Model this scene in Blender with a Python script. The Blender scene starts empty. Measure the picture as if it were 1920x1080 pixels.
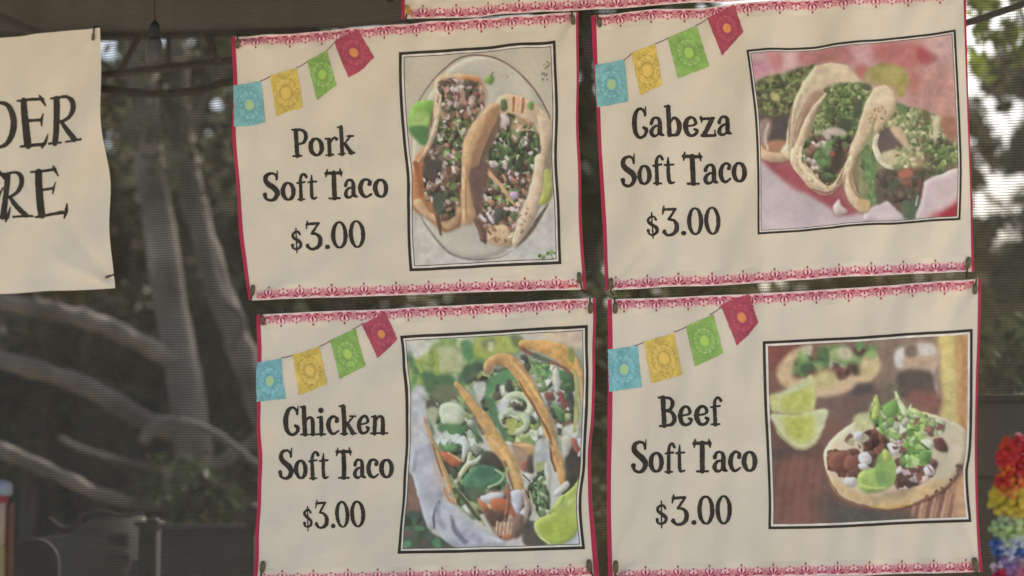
import bpy, math, random
import numpy as np
from mathutils import Vector

# ------------------------------------------------------------------ camera, sky, sun, exposure
SC = bpy.context.scene
COL = SC.collection
PITCH = math.radians(5.0)
TANH = math.tan(math.radians(15.0))
EYE = np.array([0.0, 0.0, 1.6])
cam_d = bpy.data.cameras.new('camera')
cam_d.sensor_width = 36.0
cam_d.lens = 18.0 / TANH
cam_d.clip_start = 0.05
cam_d.clip_end = 600.0
cam_d.dof.use_dof = True
cam_d.dof.focus_distance = 5.95
cam_d.dof.aperture_fstop = 1.5
cam = bpy.data.objects.new('camera', cam_d)
cam.location = EYE
cam.rotation_euler = (math.radians(90) + PITCH, 0, 0)
COL.objects.link(cam)
SC.camera = cam

SUN_EL = math.radians(44)
SUN_AZ = math.radians(36)           # behind the stall, from the right
world = bpy.data.worlds.new('World')
SC.world = world
world.use_nodes = True
wt = world.node_tree
wt.nodes.clear()
w_out = wt.nodes.new('ShaderNodeOutputWorld')
w_bg = wt.nodes.new('ShaderNodeBackground')
w_sky = wt.nodes.new('ShaderNodeTexSky')
w_sky.sky_type = 'NISHITA'
w_sky.sun_disc = False
w_sky.sun_elevation = SUN_EL
w_sky.sun_rotation = SUN_AZ
w_sky.air_density = 1.0
w_sky.dust_density = 4.0
w_sky.ozone_density = 0.6
w_bg.inputs['Strength'].default_value = 0.15
wt.links.new(w_sky.outputs['Color'], w_bg.inputs['Color'])
wt.links.new(w_bg.outputs['Background'], w_out.inputs['Surface'])

sun_d = bpy.data.lights.new('sun', 'SUN')
sun_d.energy = 4.0
sun_d.angle = math.radians(0.5)
sun_d.color = (1.0, 0.93, 0.82)
sun = bpy.data.objects.new('sun', sun_d)
sdir = Vector((math.sin(SUN_AZ) * math.cos(SUN_EL), math.cos(SUN_AZ) * math.cos(SUN_EL), math.sin(SUN_EL)))
sun.rotation_euler = sdir.to_track_quat('Z', 'Y').to_euler()
sun.location = (0, 0, 20)
COL.objects.link(sun)

SC.view_settings.view_transform = 'Standard'
SC.view_settings.look = 'None'
SC.view_settings.gamma = 1.0
SC.view_settings.use_curve_mapping = False
SC.view_settings.exposure = 1.22
SC.cycles.transparent_max_bounces = 24
SC.cycles.max_bounces = 8

# ------------------------------------------------------------------ the banner wall: an upright plane turned 15 degrees, right side nearer
TURN = math.tan(math.radians(15.0))
NRM = np.array([TURN, 1.0, 0.0]); NRM /= np.linalg.norm(NRM)
WALL_Y = 6.0

def ray(xy):
    xy = np.asarray(xy, float)
    X = (xy[..., 0] - 960) / 960 * TANH
    Z = (540 - xy[..., 1]) / 960 * TANH
    return np.stack([X, math.cos(PITCH) - Z * math.sin(PITCH), math.sin(PITCH) + Z * math.cos(PITCH)], -1)

def wall(xy, off=0.0):
    """point of the banner wall under a photo position; off = metres proud of the wall towards the front"""
    d = ray(xy)
    t = WALL_Y / (d[..., 1] + TURN * d[..., 0])
    return EYE + d * t[..., None] - NRM * np.asarray(off, float)[..., None]

def at(x, y, Y):
    d = ray((x, y))
    return EYE + d * (Y / d[1])

# ------------------------------------------------------------------ helpers
def lin(c):
    c = np.asarray(c, float) / 255.0
    return np.where(c <= 0.04045, c / 12.92, ((c + 0.055) / 1.055) ** 2.4)

CREAM_SEEN = lin((196, 178, 150))
CREAM = np.array([0.76, 0.653, 0.492])
def ink(c):
    """printed colour -> reflectance, relative to the cream cloth"""
    return np.clip(lin(c) / CREAM_SEEN * CREAM, 0.004, 0.86)

def mk_mesh(name, verts, faces, mat=None, parent=None, colors=None, smooth=True, origin=None):
    verts = np.asarray(verts, np.float64)
    if origin is not None:
        verts = verts - np.asarray(origin)
    me = bpy.data.meshes.new(name)
    if isinstance(faces, np.ndarray):
        nf, k = faces.shape
        loops = faces.reshape(-1).astype(np.int32)
        starts = (np.arange(nf) * k).astype(np.int32)
        totals = np.full(nf, k, np.int32)
    else:
        totals = np.array([len(f) for f in faces], np.int32)
        starts = np.concatenate([[0], np.cumsum(totals)[:-1]]).astype(np.int32)
        loops = np.array([i for f in faces for i in f], np.int32)
        nf = len(faces)
    me.vertices.add(len(verts))
    me.vertices.foreach_set('co', verts.astype(np.float32).reshape(-1))
    me.loops.add(len(loops))
    me.loops.foreach_set('vertex_index', loops)
    me.polygons.add(nf)
    me.polygons.foreach_set('loop_start', starts)
    try:
        me.polygons.foreach_set('loop_total', totals)
    except Exception:
        pass
    if colors is not None:
        colors = np.asarray(colors, np.float32)
        if colors.ndim == 1:
            colors = np.tile(colors, (len(verts), 1))
        rgba = np.concatenate([colors, np.ones((len(colors), 1), np.float32)], 1)
        a = me.color_attributes.new('print_colour', 'FLOAT_COLOR', 'POINT')
        a.data.foreach_set('color', rgba.reshape(-1))
    me.update(calc_edges=True)
    me.validate()
    if smooth:
        me.polygons.foreach_set('use_smooth', np.ones(len(me.polygons), bool))
    if mat is not None:
        me.materials.append(mat)
    o = bpy.data.objects.new(name, me)
    COL.objects.link(o)
    if parent is not None:
        o.parent = parent
    return o

def tag(o, label=None, cat=None, group=None, kind=None):
    if label: o['label'] = label
    if cat: o['category'] = cat
    if group: o['group'] = group
    if kind: o['kind'] = kind
    return o

def thing(name, label, cat, loc=(0, 0, 0), group=None):
    o = bpy.data.objects.new(name, None)
    o.location = tuple(float(v) for v in loc)
    o.empty_display_size = 0.1
    COL.objects.link(o)
    return tag(o, label, cat, group)

class MB:
    """collects simple solids into one mesh"""
    def __init__(self): self.v = []; self.f = []
    def add(self, vs, fs):
        n = len(self.v)
        self.v += [tuple(p) for p in vs]
        self.f += [tuple(i + n for i in f) for f in fs]
    def box(self, c, s, ax=None, bevel=0.0):
        c = np.asarray(c, float); s = np.asarray(s, float) / 2
        ax = np.eye(3) if ax is None else np.asarray(ax, float)
        b = min(bevel, s.min() * 0.9)
        if b <= 0:
            P = [c + ax.T @ (s * np.array(k)) for k in [(-1,-1,-1),(1,-1,-1),(1,1,-1),(-1,1,-1),(-1,-1,1),(1,-1,1),(1,1,1),(-1,1,1)]]
            self.add(P, [(0,3,2,1),(4,5,6,7),(0,1,5,4),(1,2,6,5),(2,3,7,6),(3,0,4,7)])
        else:
            rings = []
            for z, i in ((-s[2], b), (-s[2] + b, 0), (s[2] - b, 0), (s[2], b)):
                x, y = s[0] - i, s[1] - i
                q = b if i == 0 else b * 0.6
                rings.append([(-x+q,-y,z),(x-q,-y,z),(x,-y+q,z),(x,y-q,z),(x-q,y,z),(-x+q,y,z),(-x,y-q,z),(-x,-y+q,z)])
            P = [c + ax.T @ np.array(p) for r in rings for p in r]
            F = [tuple(range(7, -1, -1)), tuple(range(24, 32))]
            for k in range(3):
                for j in range(8):
                    F.append((k*8+j, k*8+(j+1)%8, (k+1)*8+(j+1)%8, (k+1)*8+j))
            self.add(P, F)
    def tube(self, pts, rad, n=10, cap=True):
        pts = [np.asarray(p, float) for p in pts]
        rad = [rad] * len(pts) if np.isscalar(rad) else rad
        prev = None
        base = len(self.v)
        for i, p in enumerate(pts):
            t = pts[min(i+1, len(pts)-1)] - pts[max(i-1, 0)]
            t = t / (np.linalg.norm(t) + 1e-9)
            if prev is None:
                a = np.array([0, 0, 1.0]) if abs(t[2]) < 0.9 else np.array([1.0, 0, 0])
                u = np.cross(t, a)
            else:
                u = prev - t * np.dot(prev, t)
            u /= np.linalg.norm(u) + 1e-9
            prev = u
            w = np.cross(t, u)
            for k in range(n):
                an = 2 * math.pi * k / n
                self.v.append(tuple(p + rad[i] * (math.cos(an) * u + math.sin(an) * w)))
        for i in range(len(pts) - 1):
            for k in range(n):
                self.f.append((base+i*n+k, base+i*n+(k+1)%n, base+(i+1)*n+(k+1)%n, base+(i+1)*n+k))
        if cap:
            self.f.append(tuple(base + k for k in range(n-1, -1, -1)))
            m = base + (len(pts)-1) * n
            self.f.append(tuple(m + k for k in range(n)))
    def lathe(self, c, prof, n=16, ax=None):
        c = np.asarray(c, float)
        ax = np.eye(3) if ax is None else np.asarray(ax, float)
        base = len(self.v)
        for r, z in prof:
            for k in range(n):
                an = 2 * math.pi * k / n
                self.v.append(tuple(c + ax.T @ np.array([r*math.cos(an), r*math.sin(an), z])))
        for i in range(len(prof)-1):
            for k in range(n):
                self.f.append((base+i*n+k, base+i*n+(k+1)%n, base+(i+1)*n+(k+1)%n, base+(i+1)*n+k))
        self.f.append(tuple(base + k for k in range(n-1, -1, -1)))
        m = base + (len(prof)-1)*n
        self.f.append(tuple(m + k for k in range(n)))
    def build(self, name, mat, parent=None, smooth=False, origin=None, colors=None):
        o = mk_mesh(name, self.v, self.f, mat, parent, colors, smooth, origin)
        return o

# ------------------------------------------------------------------ materials
def new_mat(name):
    m = bpy.data.materials.new(name)
    m.use_nodes = True
    nt = m.node_tree
    return m, nt, nt.nodes['Principled BSDF']

def plain(name, col, rough=0.7, vary=0.18, scale=14.0, bump=0.0, bscale=60.0, metal=0.0, spec=0.3):
    m, nt, b = new_mat(name)
    tc = nt.nodes.new('ShaderNodeTexCoord')
    n = nt.nodes.new('ShaderNodeTexNoise'); n.inputs['Scale'].default_value = scale; n.inputs['Detail'].default_value = 6
    nt.links.new(tc.outputs['Object'], n.inputs['Vector'])
    r = nt.nodes.new('ShaderNodeMapRange')
    r.inputs['From Min'].default_value = 0.3; r.inputs['From Max'].default_value = 0.7
    r.inputs['To Min'].default_value = 1 - vary; r.inputs['To Max'].default_value = 1 + vary
    nt.links.new(n.outputs['Fac'], r.inputs['Value'])
    mx = nt.nodes.new('ShaderNodeVectorMath'); mx.operation = 'SCALE'
    mx.inputs[0].default_value = tuple(col)
    nt.links.new(r.outputs['Result'], mx.inputs['Scale'])
    nt.links.new(mx.outputs['Vector'], b.inputs['Base Color'])
    b.inputs['Roughness'].default_value = rough
    b.inputs['Metallic'].default_value = metal
    b.inputs['Specular IOR Level'].default_value = spec
    if bump:
        n2 = nt.nodes.new('ShaderNodeTexNoise'); n2.inputs['Scale'].default_value = bscale; n2.inputs['Detail'].default_value = 8
        nt.links.new(tc.outputs['Object'], n2.inputs['Vector'])
        bp = nt.nodes.new('ShaderNodeBump'); bp.inputs['Strength'].default_value = bump; bp.inputs['Distance'].default_value = 0.02
        nt.links.new(n2.outputs['Fac'], bp.inputs['Height'])
        nt.links.new(bp.outputs['Normal'], b.inputs['Normal'])
    return m

def printed(name, rough=0.75):
    """cloth that carries a flat print: the print is the colour attribute, the weave is fine relief"""
    m, nt, b = new_mat(name)
    ca = nt.nodes.new('ShaderNodeVertexColor'); ca.layer_name = 'print_colour'
    tc = nt.nodes.new('ShaderNodeTexCoord')
    n = nt.nodes.new('ShaderNodeTexNoise'); n.inputs['Scale'].default_value = 6.0; n.inputs['Detail'].default_value = 3
    nt.links.new(tc.outputs['Object'], n.inputs['Vector'])
    r = nt.nodes.new('ShaderNodeMapRange')
    r.inputs['From Min'].default_value = 0.3; r.inputs['From Max'].default_value = 0.7
    r.inputs['To Min'].default_value = 0.95; r.inputs['To Max'].default_value = 1.04
    nt.links.new(n.outputs['Fac'], r.inputs['Value'])
    mx = nt.nodes.new('ShaderNodeVectorMath'); mx.operation = 'SCALE'
    nt.links.new(ca.outputs['Color'], mx.inputs[0])
    nt.links.new(r.outputs['Result'], mx.inputs['Scale'])
    nt.links.new(mx.outputs['Vector'], b.inputs['Base Color'])
    b.inputs['Roughness'].default_value = rough
    b.inputs['Specular IOR Level'].default_value = 0.15
    b.inputs['Sheen Weight'].default_value = 0.08
    n2 = nt.nodes.new('ShaderNodeTexNoise'); n2.inputs['Scale'].default_value = 11.0; n2.inputs['Detail'].default_value = 4
    nt.links.new(tc.outputs['Object'], n2.inputs['Vector'])
    bp = nt.nodes.new('ShaderNodeBump'); bp.inputs['Strength'].default_value = 0.45; bp.inputs['Distance'].default_value = 0.01
    nt.links.new(n2.outputs['Fac'], bp.inputs['Height'])
    nt.links.new(bp.outputs['Normal'], b.inputs['Normal'])
    return m

def leaf_mat(name, trans=0.45):
    m, nt, b = new_mat(name)
    ca = nt.nodes.new('ShaderNodeVertexColor'); ca.layer_name = 'print_colour'
    nt.links.new(ca.outputs['Color'], b.inputs['Base Color'])
    b.inputs['Roughness'].default_value = 0.55
    b.inputs['Specular IOR Level'].default_value = 0.25
    tr = nt.nodes.new('ShaderNodeBsdfTranslucent')
    nt.links.new(ca.outputs['Color'], tr.inputs['Color'])
    mix = nt.nodes.new('ShaderNodeMixShader'); mix.inputs['Fac'].default_value = trans
    nt.links.new(b.outputs['BSDF'], mix.inputs[1]); nt.links.new(tr.outputs['BSDF'], mix.inputs[2])
    nt.links.new(mix.outputs['Shader'], nt.nodes['Material Output'].inputs['Surface'])
    return m

def mesh_mat(name):
    """open-weave shade net: horizontal yarns with gaps between them"""
    m, nt, b = new_mat(name)
    tc = nt.nodes.new('ShaderNodeTexCoord')
    sx = nt.nodes.new('ShaderNodeSeparateXYZ')
    nt.links.new(tc.outputs['Object'], sx.inputs['Vector'])
    def m2(op, a, bb=None, c=None):
        n = nt.nodes.new('ShaderNodeMath'); n.operation = op
        for i, v in enumerate((a, bb, c)):
            if v is None: continue
            if isinstance(v, (int, float)): n.inputs[i].default_value = v
            else: nt.links.new(v, n.inputs[i])
        return n.outputs[0]
    # yarns bow a little along the sheet
    nz = nt.nodes.new('ShaderNodeTexNoise'); nz.inputs['Scale'].default_value = 1.6; nz.inputs['Detail'].default_value = 3
    nt.links.new(tc.outputs['Object'], nz.inputs['Vector'])
    zz = m2('ADD', sx.outputs['Z'], m2('MULTIPLY', nz.outputs['Fac'], 0.02))
    wave = m2('SINE', m2('MULTIPLY', zz, 2 * math.pi / 0.0083))
    vert = m2('SINE', m2('MULTIPLY', sx.outputs['X'], 2 * math.pi / 0.0061))
    cover = m2('ADD', m2('MULTIPLY', wave, 0.15), m2('MULTIPLY', vert, 0.05))
    nz2 = nt.nodes.new('ShaderNodeTexNoise'); nz2.inputs['Scale'].default_value = 3.0; nz2.inputs['Detail'].default_value = 4
    nt.links.new(tc.outputs['Object'], nz2.inputs['Vector'])
    cover = m2('ADD', cover, m2('MULTIPLY_ADD', nz2.outputs['Fac'], 0.22, 0.44))
    # long soft slanting streaks of variation in how open the weave is
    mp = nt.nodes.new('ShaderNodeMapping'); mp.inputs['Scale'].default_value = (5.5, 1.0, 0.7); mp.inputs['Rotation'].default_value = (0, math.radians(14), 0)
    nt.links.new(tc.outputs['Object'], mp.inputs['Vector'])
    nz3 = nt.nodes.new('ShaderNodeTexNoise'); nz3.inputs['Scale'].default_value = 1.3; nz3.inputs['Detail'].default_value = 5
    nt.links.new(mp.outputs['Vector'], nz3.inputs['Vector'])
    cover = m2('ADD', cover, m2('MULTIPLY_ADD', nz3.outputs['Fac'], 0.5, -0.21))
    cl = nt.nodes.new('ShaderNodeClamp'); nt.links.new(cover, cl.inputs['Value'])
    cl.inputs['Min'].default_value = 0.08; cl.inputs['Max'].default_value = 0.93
    b.inputs['Base Color'].default_value = (0.069, 0.061, 0.045, 1)
    b.inputs['Roughness'].default_value = 0.7
    b.inputs['Specular IOR Level'].default_value = 0.2
    tr = nt.nodes.new('ShaderNodeBsdfTransparent')
    mix = nt.nodes.new('ShaderNodeMixShader')
    nt.links.new(cl.outputs['Result'], mix.inputs['Fac'])
    nt.links.new(tr.outputs['BSDF'], mix.inputs[1]); nt.links.new(b.outputs['BSDF'], mix.inputs[2])
    nt.links.new(mix.outputs['Shader'], nt.nodes['Material Output'].inputs['Surface'])
    return m

M_PRINT = printed('printed_cloth')
M_LEAF = leaf_mat('leaves')
# ------------------------------------------------------------------ the print shop: pictures of food are painted into small colour grids (flat print)
def h2(ix, iy, seed):
    n = (ix.astype(np.int64) * 374761393 + iy.astype(np.int64) * 668265263 + seed * 1442695041) & 0xffffffff
    n = ((n ^ (n >> 13)) * 1274126177) & 0xffffffff
    return ((n ^ (n >> 16)) & 0xffff) / 65535.0

def vnoise(x, y, scale, seed=0):
    x = np.asarray(x, float) / scale; y = np.asarray(y, float) / scale
    ix = np.floor(x); iy = np.floor(y)
    fx = x - ix; fy = y - iy
    fx = fx * fx * (3 - 2 * fx); fy = fy * fy * (3 - 2 * fy)
    a = h2(ix, iy, seed); b = h2(ix + 1, iy, seed); c = h2(ix, iy + 1, seed); d = h2(ix + 1, iy + 1, seed)
    return (a * (1 - fx) + b * fx) * (1 - fy) + (c * (1 - fx) + d * fx) * fy - 0.5

def catmull(pts, n=8, closed=False):
    P = np.asarray(pts, float)
    m = len(P)
    out = []
    rng = range(m) if closed else range(m - 1)
    for i in rng:
        if closed:
            p0, p1, p2, p3 = P[(i-1) % m], P[i], P[(i+1) % m], P[(i+2) % m]
        else:
            p0 = P[i-1] if i > 0 else 2*P[0]-P[1]
            p1, p2 = P[i], P[i+1]
            p3 = P[i+2] if i + 2 < m else 2*P[-1]-P[-2]
        for k in range(n):
            t = k / n
            out.append(0.5*((2*p1)+(-p0+p2)*t+(2*p0-5*p1+4*p2-p3)*t*t+(-p0+3*p1-3*p2+p3)*t**3))
    if not closed:
        out.append(P[-1])
    return np.array(out)

def inside(pts, X, Y):
    P = np.asarray(pts, float)
    r = np.zeros(X.shape, bool)
    x2, y2 = P[-1]
    for x1, y1 in P:
        if y1 != y2:
            c = ((y1 > Y) != (y2 > Y)) & (X < (x2 - x1) * (Y - y1) / (y2 - y1) + x1)
            r ^= c
        x2, y2 = x1, y1
    return r

def chain(pts, w, X, Y):
    """distance field of a stroke with a half width per point"""
    P = np.asarray(pts, float)
    w = np.asarray([w] * len(P) if np.isscalar(w) else w, float)
    D = np.full(X.shape, 1e9)
    for i in range(len(P) - 1):
        a, b = P[i], P[i+1]
        ab = b - a
        t = np.clip(((X - a[0]) * ab[0] + (Y - a[1]) * ab[1]) / (ab @ ab + 1e-9), 0, 1)
        d = np.hypot(X - a[0] - t * ab[0], Y - a[1] - t * ab[1]) - (w[i] + (w[i+1] - w[i]) * t)
        np.minimum(D, d, out=D)
    return D

def gblur(M, s):
    if s < 0.3: return M
    r = int(max(1, round(3 * s)))
    k = np.exp(-0.5 * (np.arange(-r, r + 1) / s) ** 2); k /= k.sum()
    A = np.pad(M, ((r, r), (0, 0)), mode='edge')
    O = sum(k[i] * A[i:i + M.shape[0]] for i in range(2*r+1))
    A = np.pad(O, ((0, 0), (r, r)), mode='edge')
    return sum(k[i] * A[:, i:i + M.shape[1]] for i in range(2*r+1))

class Canvas:
    S = 1.5
    def __init__(self, x0, y0, x1, y1, base, seed):
        self.x0, self.y0 = x0, y0
        self.W = int((x1 - x0) * self.S) + 1; self.H = int((y1 - y0) * self.S) + 1
        gx = x0 + np.arange(self.W) / self.S; gy = y0 + np.arange(self.H) / self.S
        self.X, self.Y = np.meshgrid(gx, gy)
        self.A = np.ones((self.H, self.W, 3)) * np.asarray(base, float)
        self.rng = random.Random(seed); self.seed = seed
        self.wx = 0; self.k = 0
    def box(self, P, m):
        lo = (np.min(P, 0) - m - (self.x0, self.y0)) * self.S; hi = (np.max(P, 0) + m - (self.x0, self.y0)) * self.S
        a, b = int(max(0, lo[0])), int(min(self.W, hi[0] + 2)); c, d = int(max(0, lo[1])), int(min(self.H, hi[1] + 2))
        return (slice(c, d), slice(a, b)) if b > a and d > c else None
    def put(self, sl, M, col, shade=None):
        col = np.asarray(col, float)
        if shade:
            self.k += 1
            n = vnoise(self.X[sl], self.Y[sl], shade[0], self.seed + self.k) + 0.5 * vnoise(self.X[sl], self.Y[sl], shade[0] / 2.3, self.seed + self.k + 77)
            C = col * (1 + shade[1] * n[..., None])
        else:
            C = col
        M = M[..., None]
        self.A[sl] = self.A[sl] * (1 - M) + C * M
    def warp(self, sl, amp, scale=9):
        X, Y = self.X[sl], self.Y[sl]
        if amp:
            self.k += 1
            X = X + 2 * amp * vnoise(X, Y, scale, self.seed * 7 + self.k)
            Y = Y + 2 * amp * vnoise(self.X[sl], self.Y[sl], scale, self.seed * 7 + self.k + 500)
        return X, Y
    def poly(self, pts, col, blur=1.0, rough=1.2, smooth=True, shade=(12, 0.14), alpha=1.0):
        P = catmull(pts, 6, True) if smooth else np.asarray(pts, float)
        sl = self.box(P, 3 * blur + 4 + rough)
        if sl is None: return
        X, Y = self.warp(sl, rough)
        M = gblur(inside(P, X, Y).astype(float), blur * self.S) * alpha
        soft = blur > 1.75
        ext = min(np.ptp(P[:, 0]), np.ptp(P[:, 1]))
        self.body(sl, M, col, shade, 0.0 if soft else 0.34, 0.0 if soft else 0.26, min(4.5, 0.12 * ext + 1.0))
    def body(self, sl, M, col, shade, vol, shadow, s):
        """lay a shape down with a soft shadow under it and light falling across its rounded edge"""
        if shadow:
            k = int(round(1.6 * self.S))
            Sh = np.roll(np.roll(gblur(M, 1.6 * self.S), k, 0), k, 1) * (1 - M)
            self.A[sl] = self.A[sl] * (1 - shadow * 1.3 * Sh[..., None])
        self.put(sl, M, col, shade)
        if vol:
            B = gblur(M, s * self.S); k = max(1, int(round(s * 0.8 * self.S)))
            E = np.roll(np.roll(B, -k, 0), -k, 1) - np.roll(np.roll(B, k, 0), k, 1)
            self.A[sl] = self.A[sl] * (1 + vol * (E * M)[..., None])
    def cells(self, pts, cols, size, stretch=1.0, ang=0.0, blur=1.0, rough=2.5, gap=0.45, mix=1.0, smooth=True, lit=0.45):
        """chopped stuff: irregular bits packed together, each lit from the upper left, dark between them"""
        P = catmull(pts, 6, True) if smooth else np.asarray(pts, float)
        sl = self.box(P, 6 + rough)
        if sl is None: return
        X, Y = self.warp(sl, rough)
        M = gblur(inside(P, X, Y).astype(float), blur * self.S) * mix
        X, Y = self.warp(sl, size * 0.28, size * 0.9)
        ca, sa = math.cos(ang), math.sin(ang)
        u = (X * ca + Y * sa) / (size * stretch); v = (-X * sa + Y * ca) / size
        iu, iv = np.floor(u), np.floor(v)
        d1 = np.full(u.shape, 9.0); d2 = d1.copy(); idc = np.zeros(u.shape); cu = np.zeros(u.shape); cv_ = np.zeros(u.shape)
        self.k += 1; sd = self.seed * 131 + self.k
        for du in (-1, 0, 1):
            for dv in (-1, 0, 1):
                a, b = iu + du, iv + dv
                px, py = a + h2(a, b, sd), b + h2(a, b, sd + 7)
                d = np.hypot(u - px, v - py) * (0.75 + 0.5 * h2(a, b, sd + 3))
                n = d < d1
                d2 = np.where(n, d1, np.minimum(d2, d)); 
                idc = np.where(n, h2(a, b, sd + 11), idc); cu = np.where(n, u - px, cu); cv_ = np.where(n, v - py, cv_)
                d1 = np.where(n, d, d1)
        pal = np.asarray(cols, float)
        C = pal[np.minimum((idc * len(pal)).astype(int), len(pal) - 1)]
        lx = cu * ca * stretch - cv_ * sa; ly = cu * sa * stretch + cv_ * ca
        sh = 1 - lit * 0.75 * (lx * 0.6 + ly * 0.8) - lit * 0.5 * np.clip(1 - (d2 - d1) / gap, 0, 1) + 0.25 * vnoise(X, Y, 3.0, sd + 5)
        C = np.clip(C * sh[..., None], 22, 222)
        sf = max(0.45, 0.55 * blur) * self.S
        C = np.stack([gblur(C[..., q], sf) for q in range(3)], -1)
        self.put(sl, M, C)
    def line(self, pts, w, col, blur=0.8, rough=0.6, shade=(10, 0.2), alpha=1.0, smooth=True):
        P = np.asarray(pts, float)
        w = np.asarray([w] * len(P) if np.isscalar(w) else w, float)
        if smooth and len(P) > 2:
            t0 = np.arange(len(P)); Q = catmull(P, 6)
            w = np.interp(np.linspace(0, len(P) - 1, len(Q)), t0, w); P = Q
        sl = self.box(P, w.max() + 3 * blur + 3)
        if sl is None: return
        X, Y = self.warp(sl, rough)
        D = chain(P, w, X, Y)
        big = w.max() > 2.6 and blur <= 1.4
        self.body(sl, np.clip(0.5 - D / (2 * blur), 0, 1) * alpha, col, shade, 0.30 if big else 0.0, 0.22 if big else 0.0, min(4.0, w.max() * 0.5 + 0.6))
    def dab(self, c, l, w, ang, col, blur=0.7, alpha=1.0):
        sl = self.box(np.array([c]), max(l, w) + 2 * blur + 1)
        if sl is None: return
        X = self.X[sl] - c[0]; Y = self.Y[sl] - c[1]
        ca, sa = math.cos(ang), math.sin(ang)
        u = (X * ca + Y * sa) / l; v = (-X * sa + Y * ca) / w
        # a chip with blunt corners
        self.k += 1
        wb = 0.55 * vnoise(X + 31 * self.k, Y + 17 * self.k, max(2.2, 0.8 * max(l, w)), self.seed + 3)
        e = 2.0 + 2.5 * ((self.k * 0.618) % 1)
        d = (np.abs(u) ** e + np.abs(v) ** e) ** (1 / e) + wb
        M = np.clip((1 - d) * min(l, w) / (2 * blur) + 0.5, 0, 1) * alpha
        self.put(sl, M, col)
    def chips(self, pts, n, cols, size, aspect=2.0, ang=None, spread=0.6, blur=0.7, jit=0.14, alpha=1.0):
        P = np.asarray(pts, float); r = self.rng
        lo, hi = P.min(0), P.max(0); k = 0; tries = 0
        while k < n and tries < n * 12:
            tries += 1
            x, y = r.uniform(lo[0], hi[0]), r.uniform(lo[1], hi[1])
            if not inside(P, np.array([[x]]), np.array([[y]]))[0, 0]: continue
            c = np.array(r.choice(cols), float) * (1 + r.uniform(-jit, jit))
            s = r.uniform(*size); a = r.uniform(1, aspect)
            an = r.uniform(0, math.pi) if ang is None else ang + r.gauss(0, spread)
            self.dab((x, y), s * math.sqrt(a), s / math.sqrt(a), an, c, blur, alpha)
            k += 1
    def grain(self, amp=0.05):
        n = vnoise(self.X, self.Y, 2.2, 5) + vnoise(self.X, self.Y, 5, 6)
        self.A *= 1 + amp * 0.7 * n[..., None]
    def sample(self, xy):
        u = np.clip((xy[..., 0] - self.x0) * self.S, 0, self.W - 1.001); v = np.clip((xy[..., 1] - self.y0) * self.S, 0, self.H - 1.001)
        i = u.astype(int); j = v.astype(int); fu = (u - i)[..., None]; fv = (v - j)[..., None]
        A = self.A
        return (A[j, i]*(1-fu)+A[j, i+1]*fu)*(1-fv)+(A[j+1, i]*(1-fu)+A[j+1, i+1]*fu)*fv

def Z(ox, oy, f):
    return lambda *p: [(ox + x / f, oy + y / f) for x, y in p]

GRN = [(72, 92, 50), (92, 122, 60), (112, 142, 66), (62, 78, 48), (128, 158, 78)]
BRN = [(92, 66, 50), (118, 82, 60), (74, 56, 46), (140, 98, 70)]
WHT = [(206, 190, 170), (196, 178, 160), (188, 166, 150)]

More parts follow.
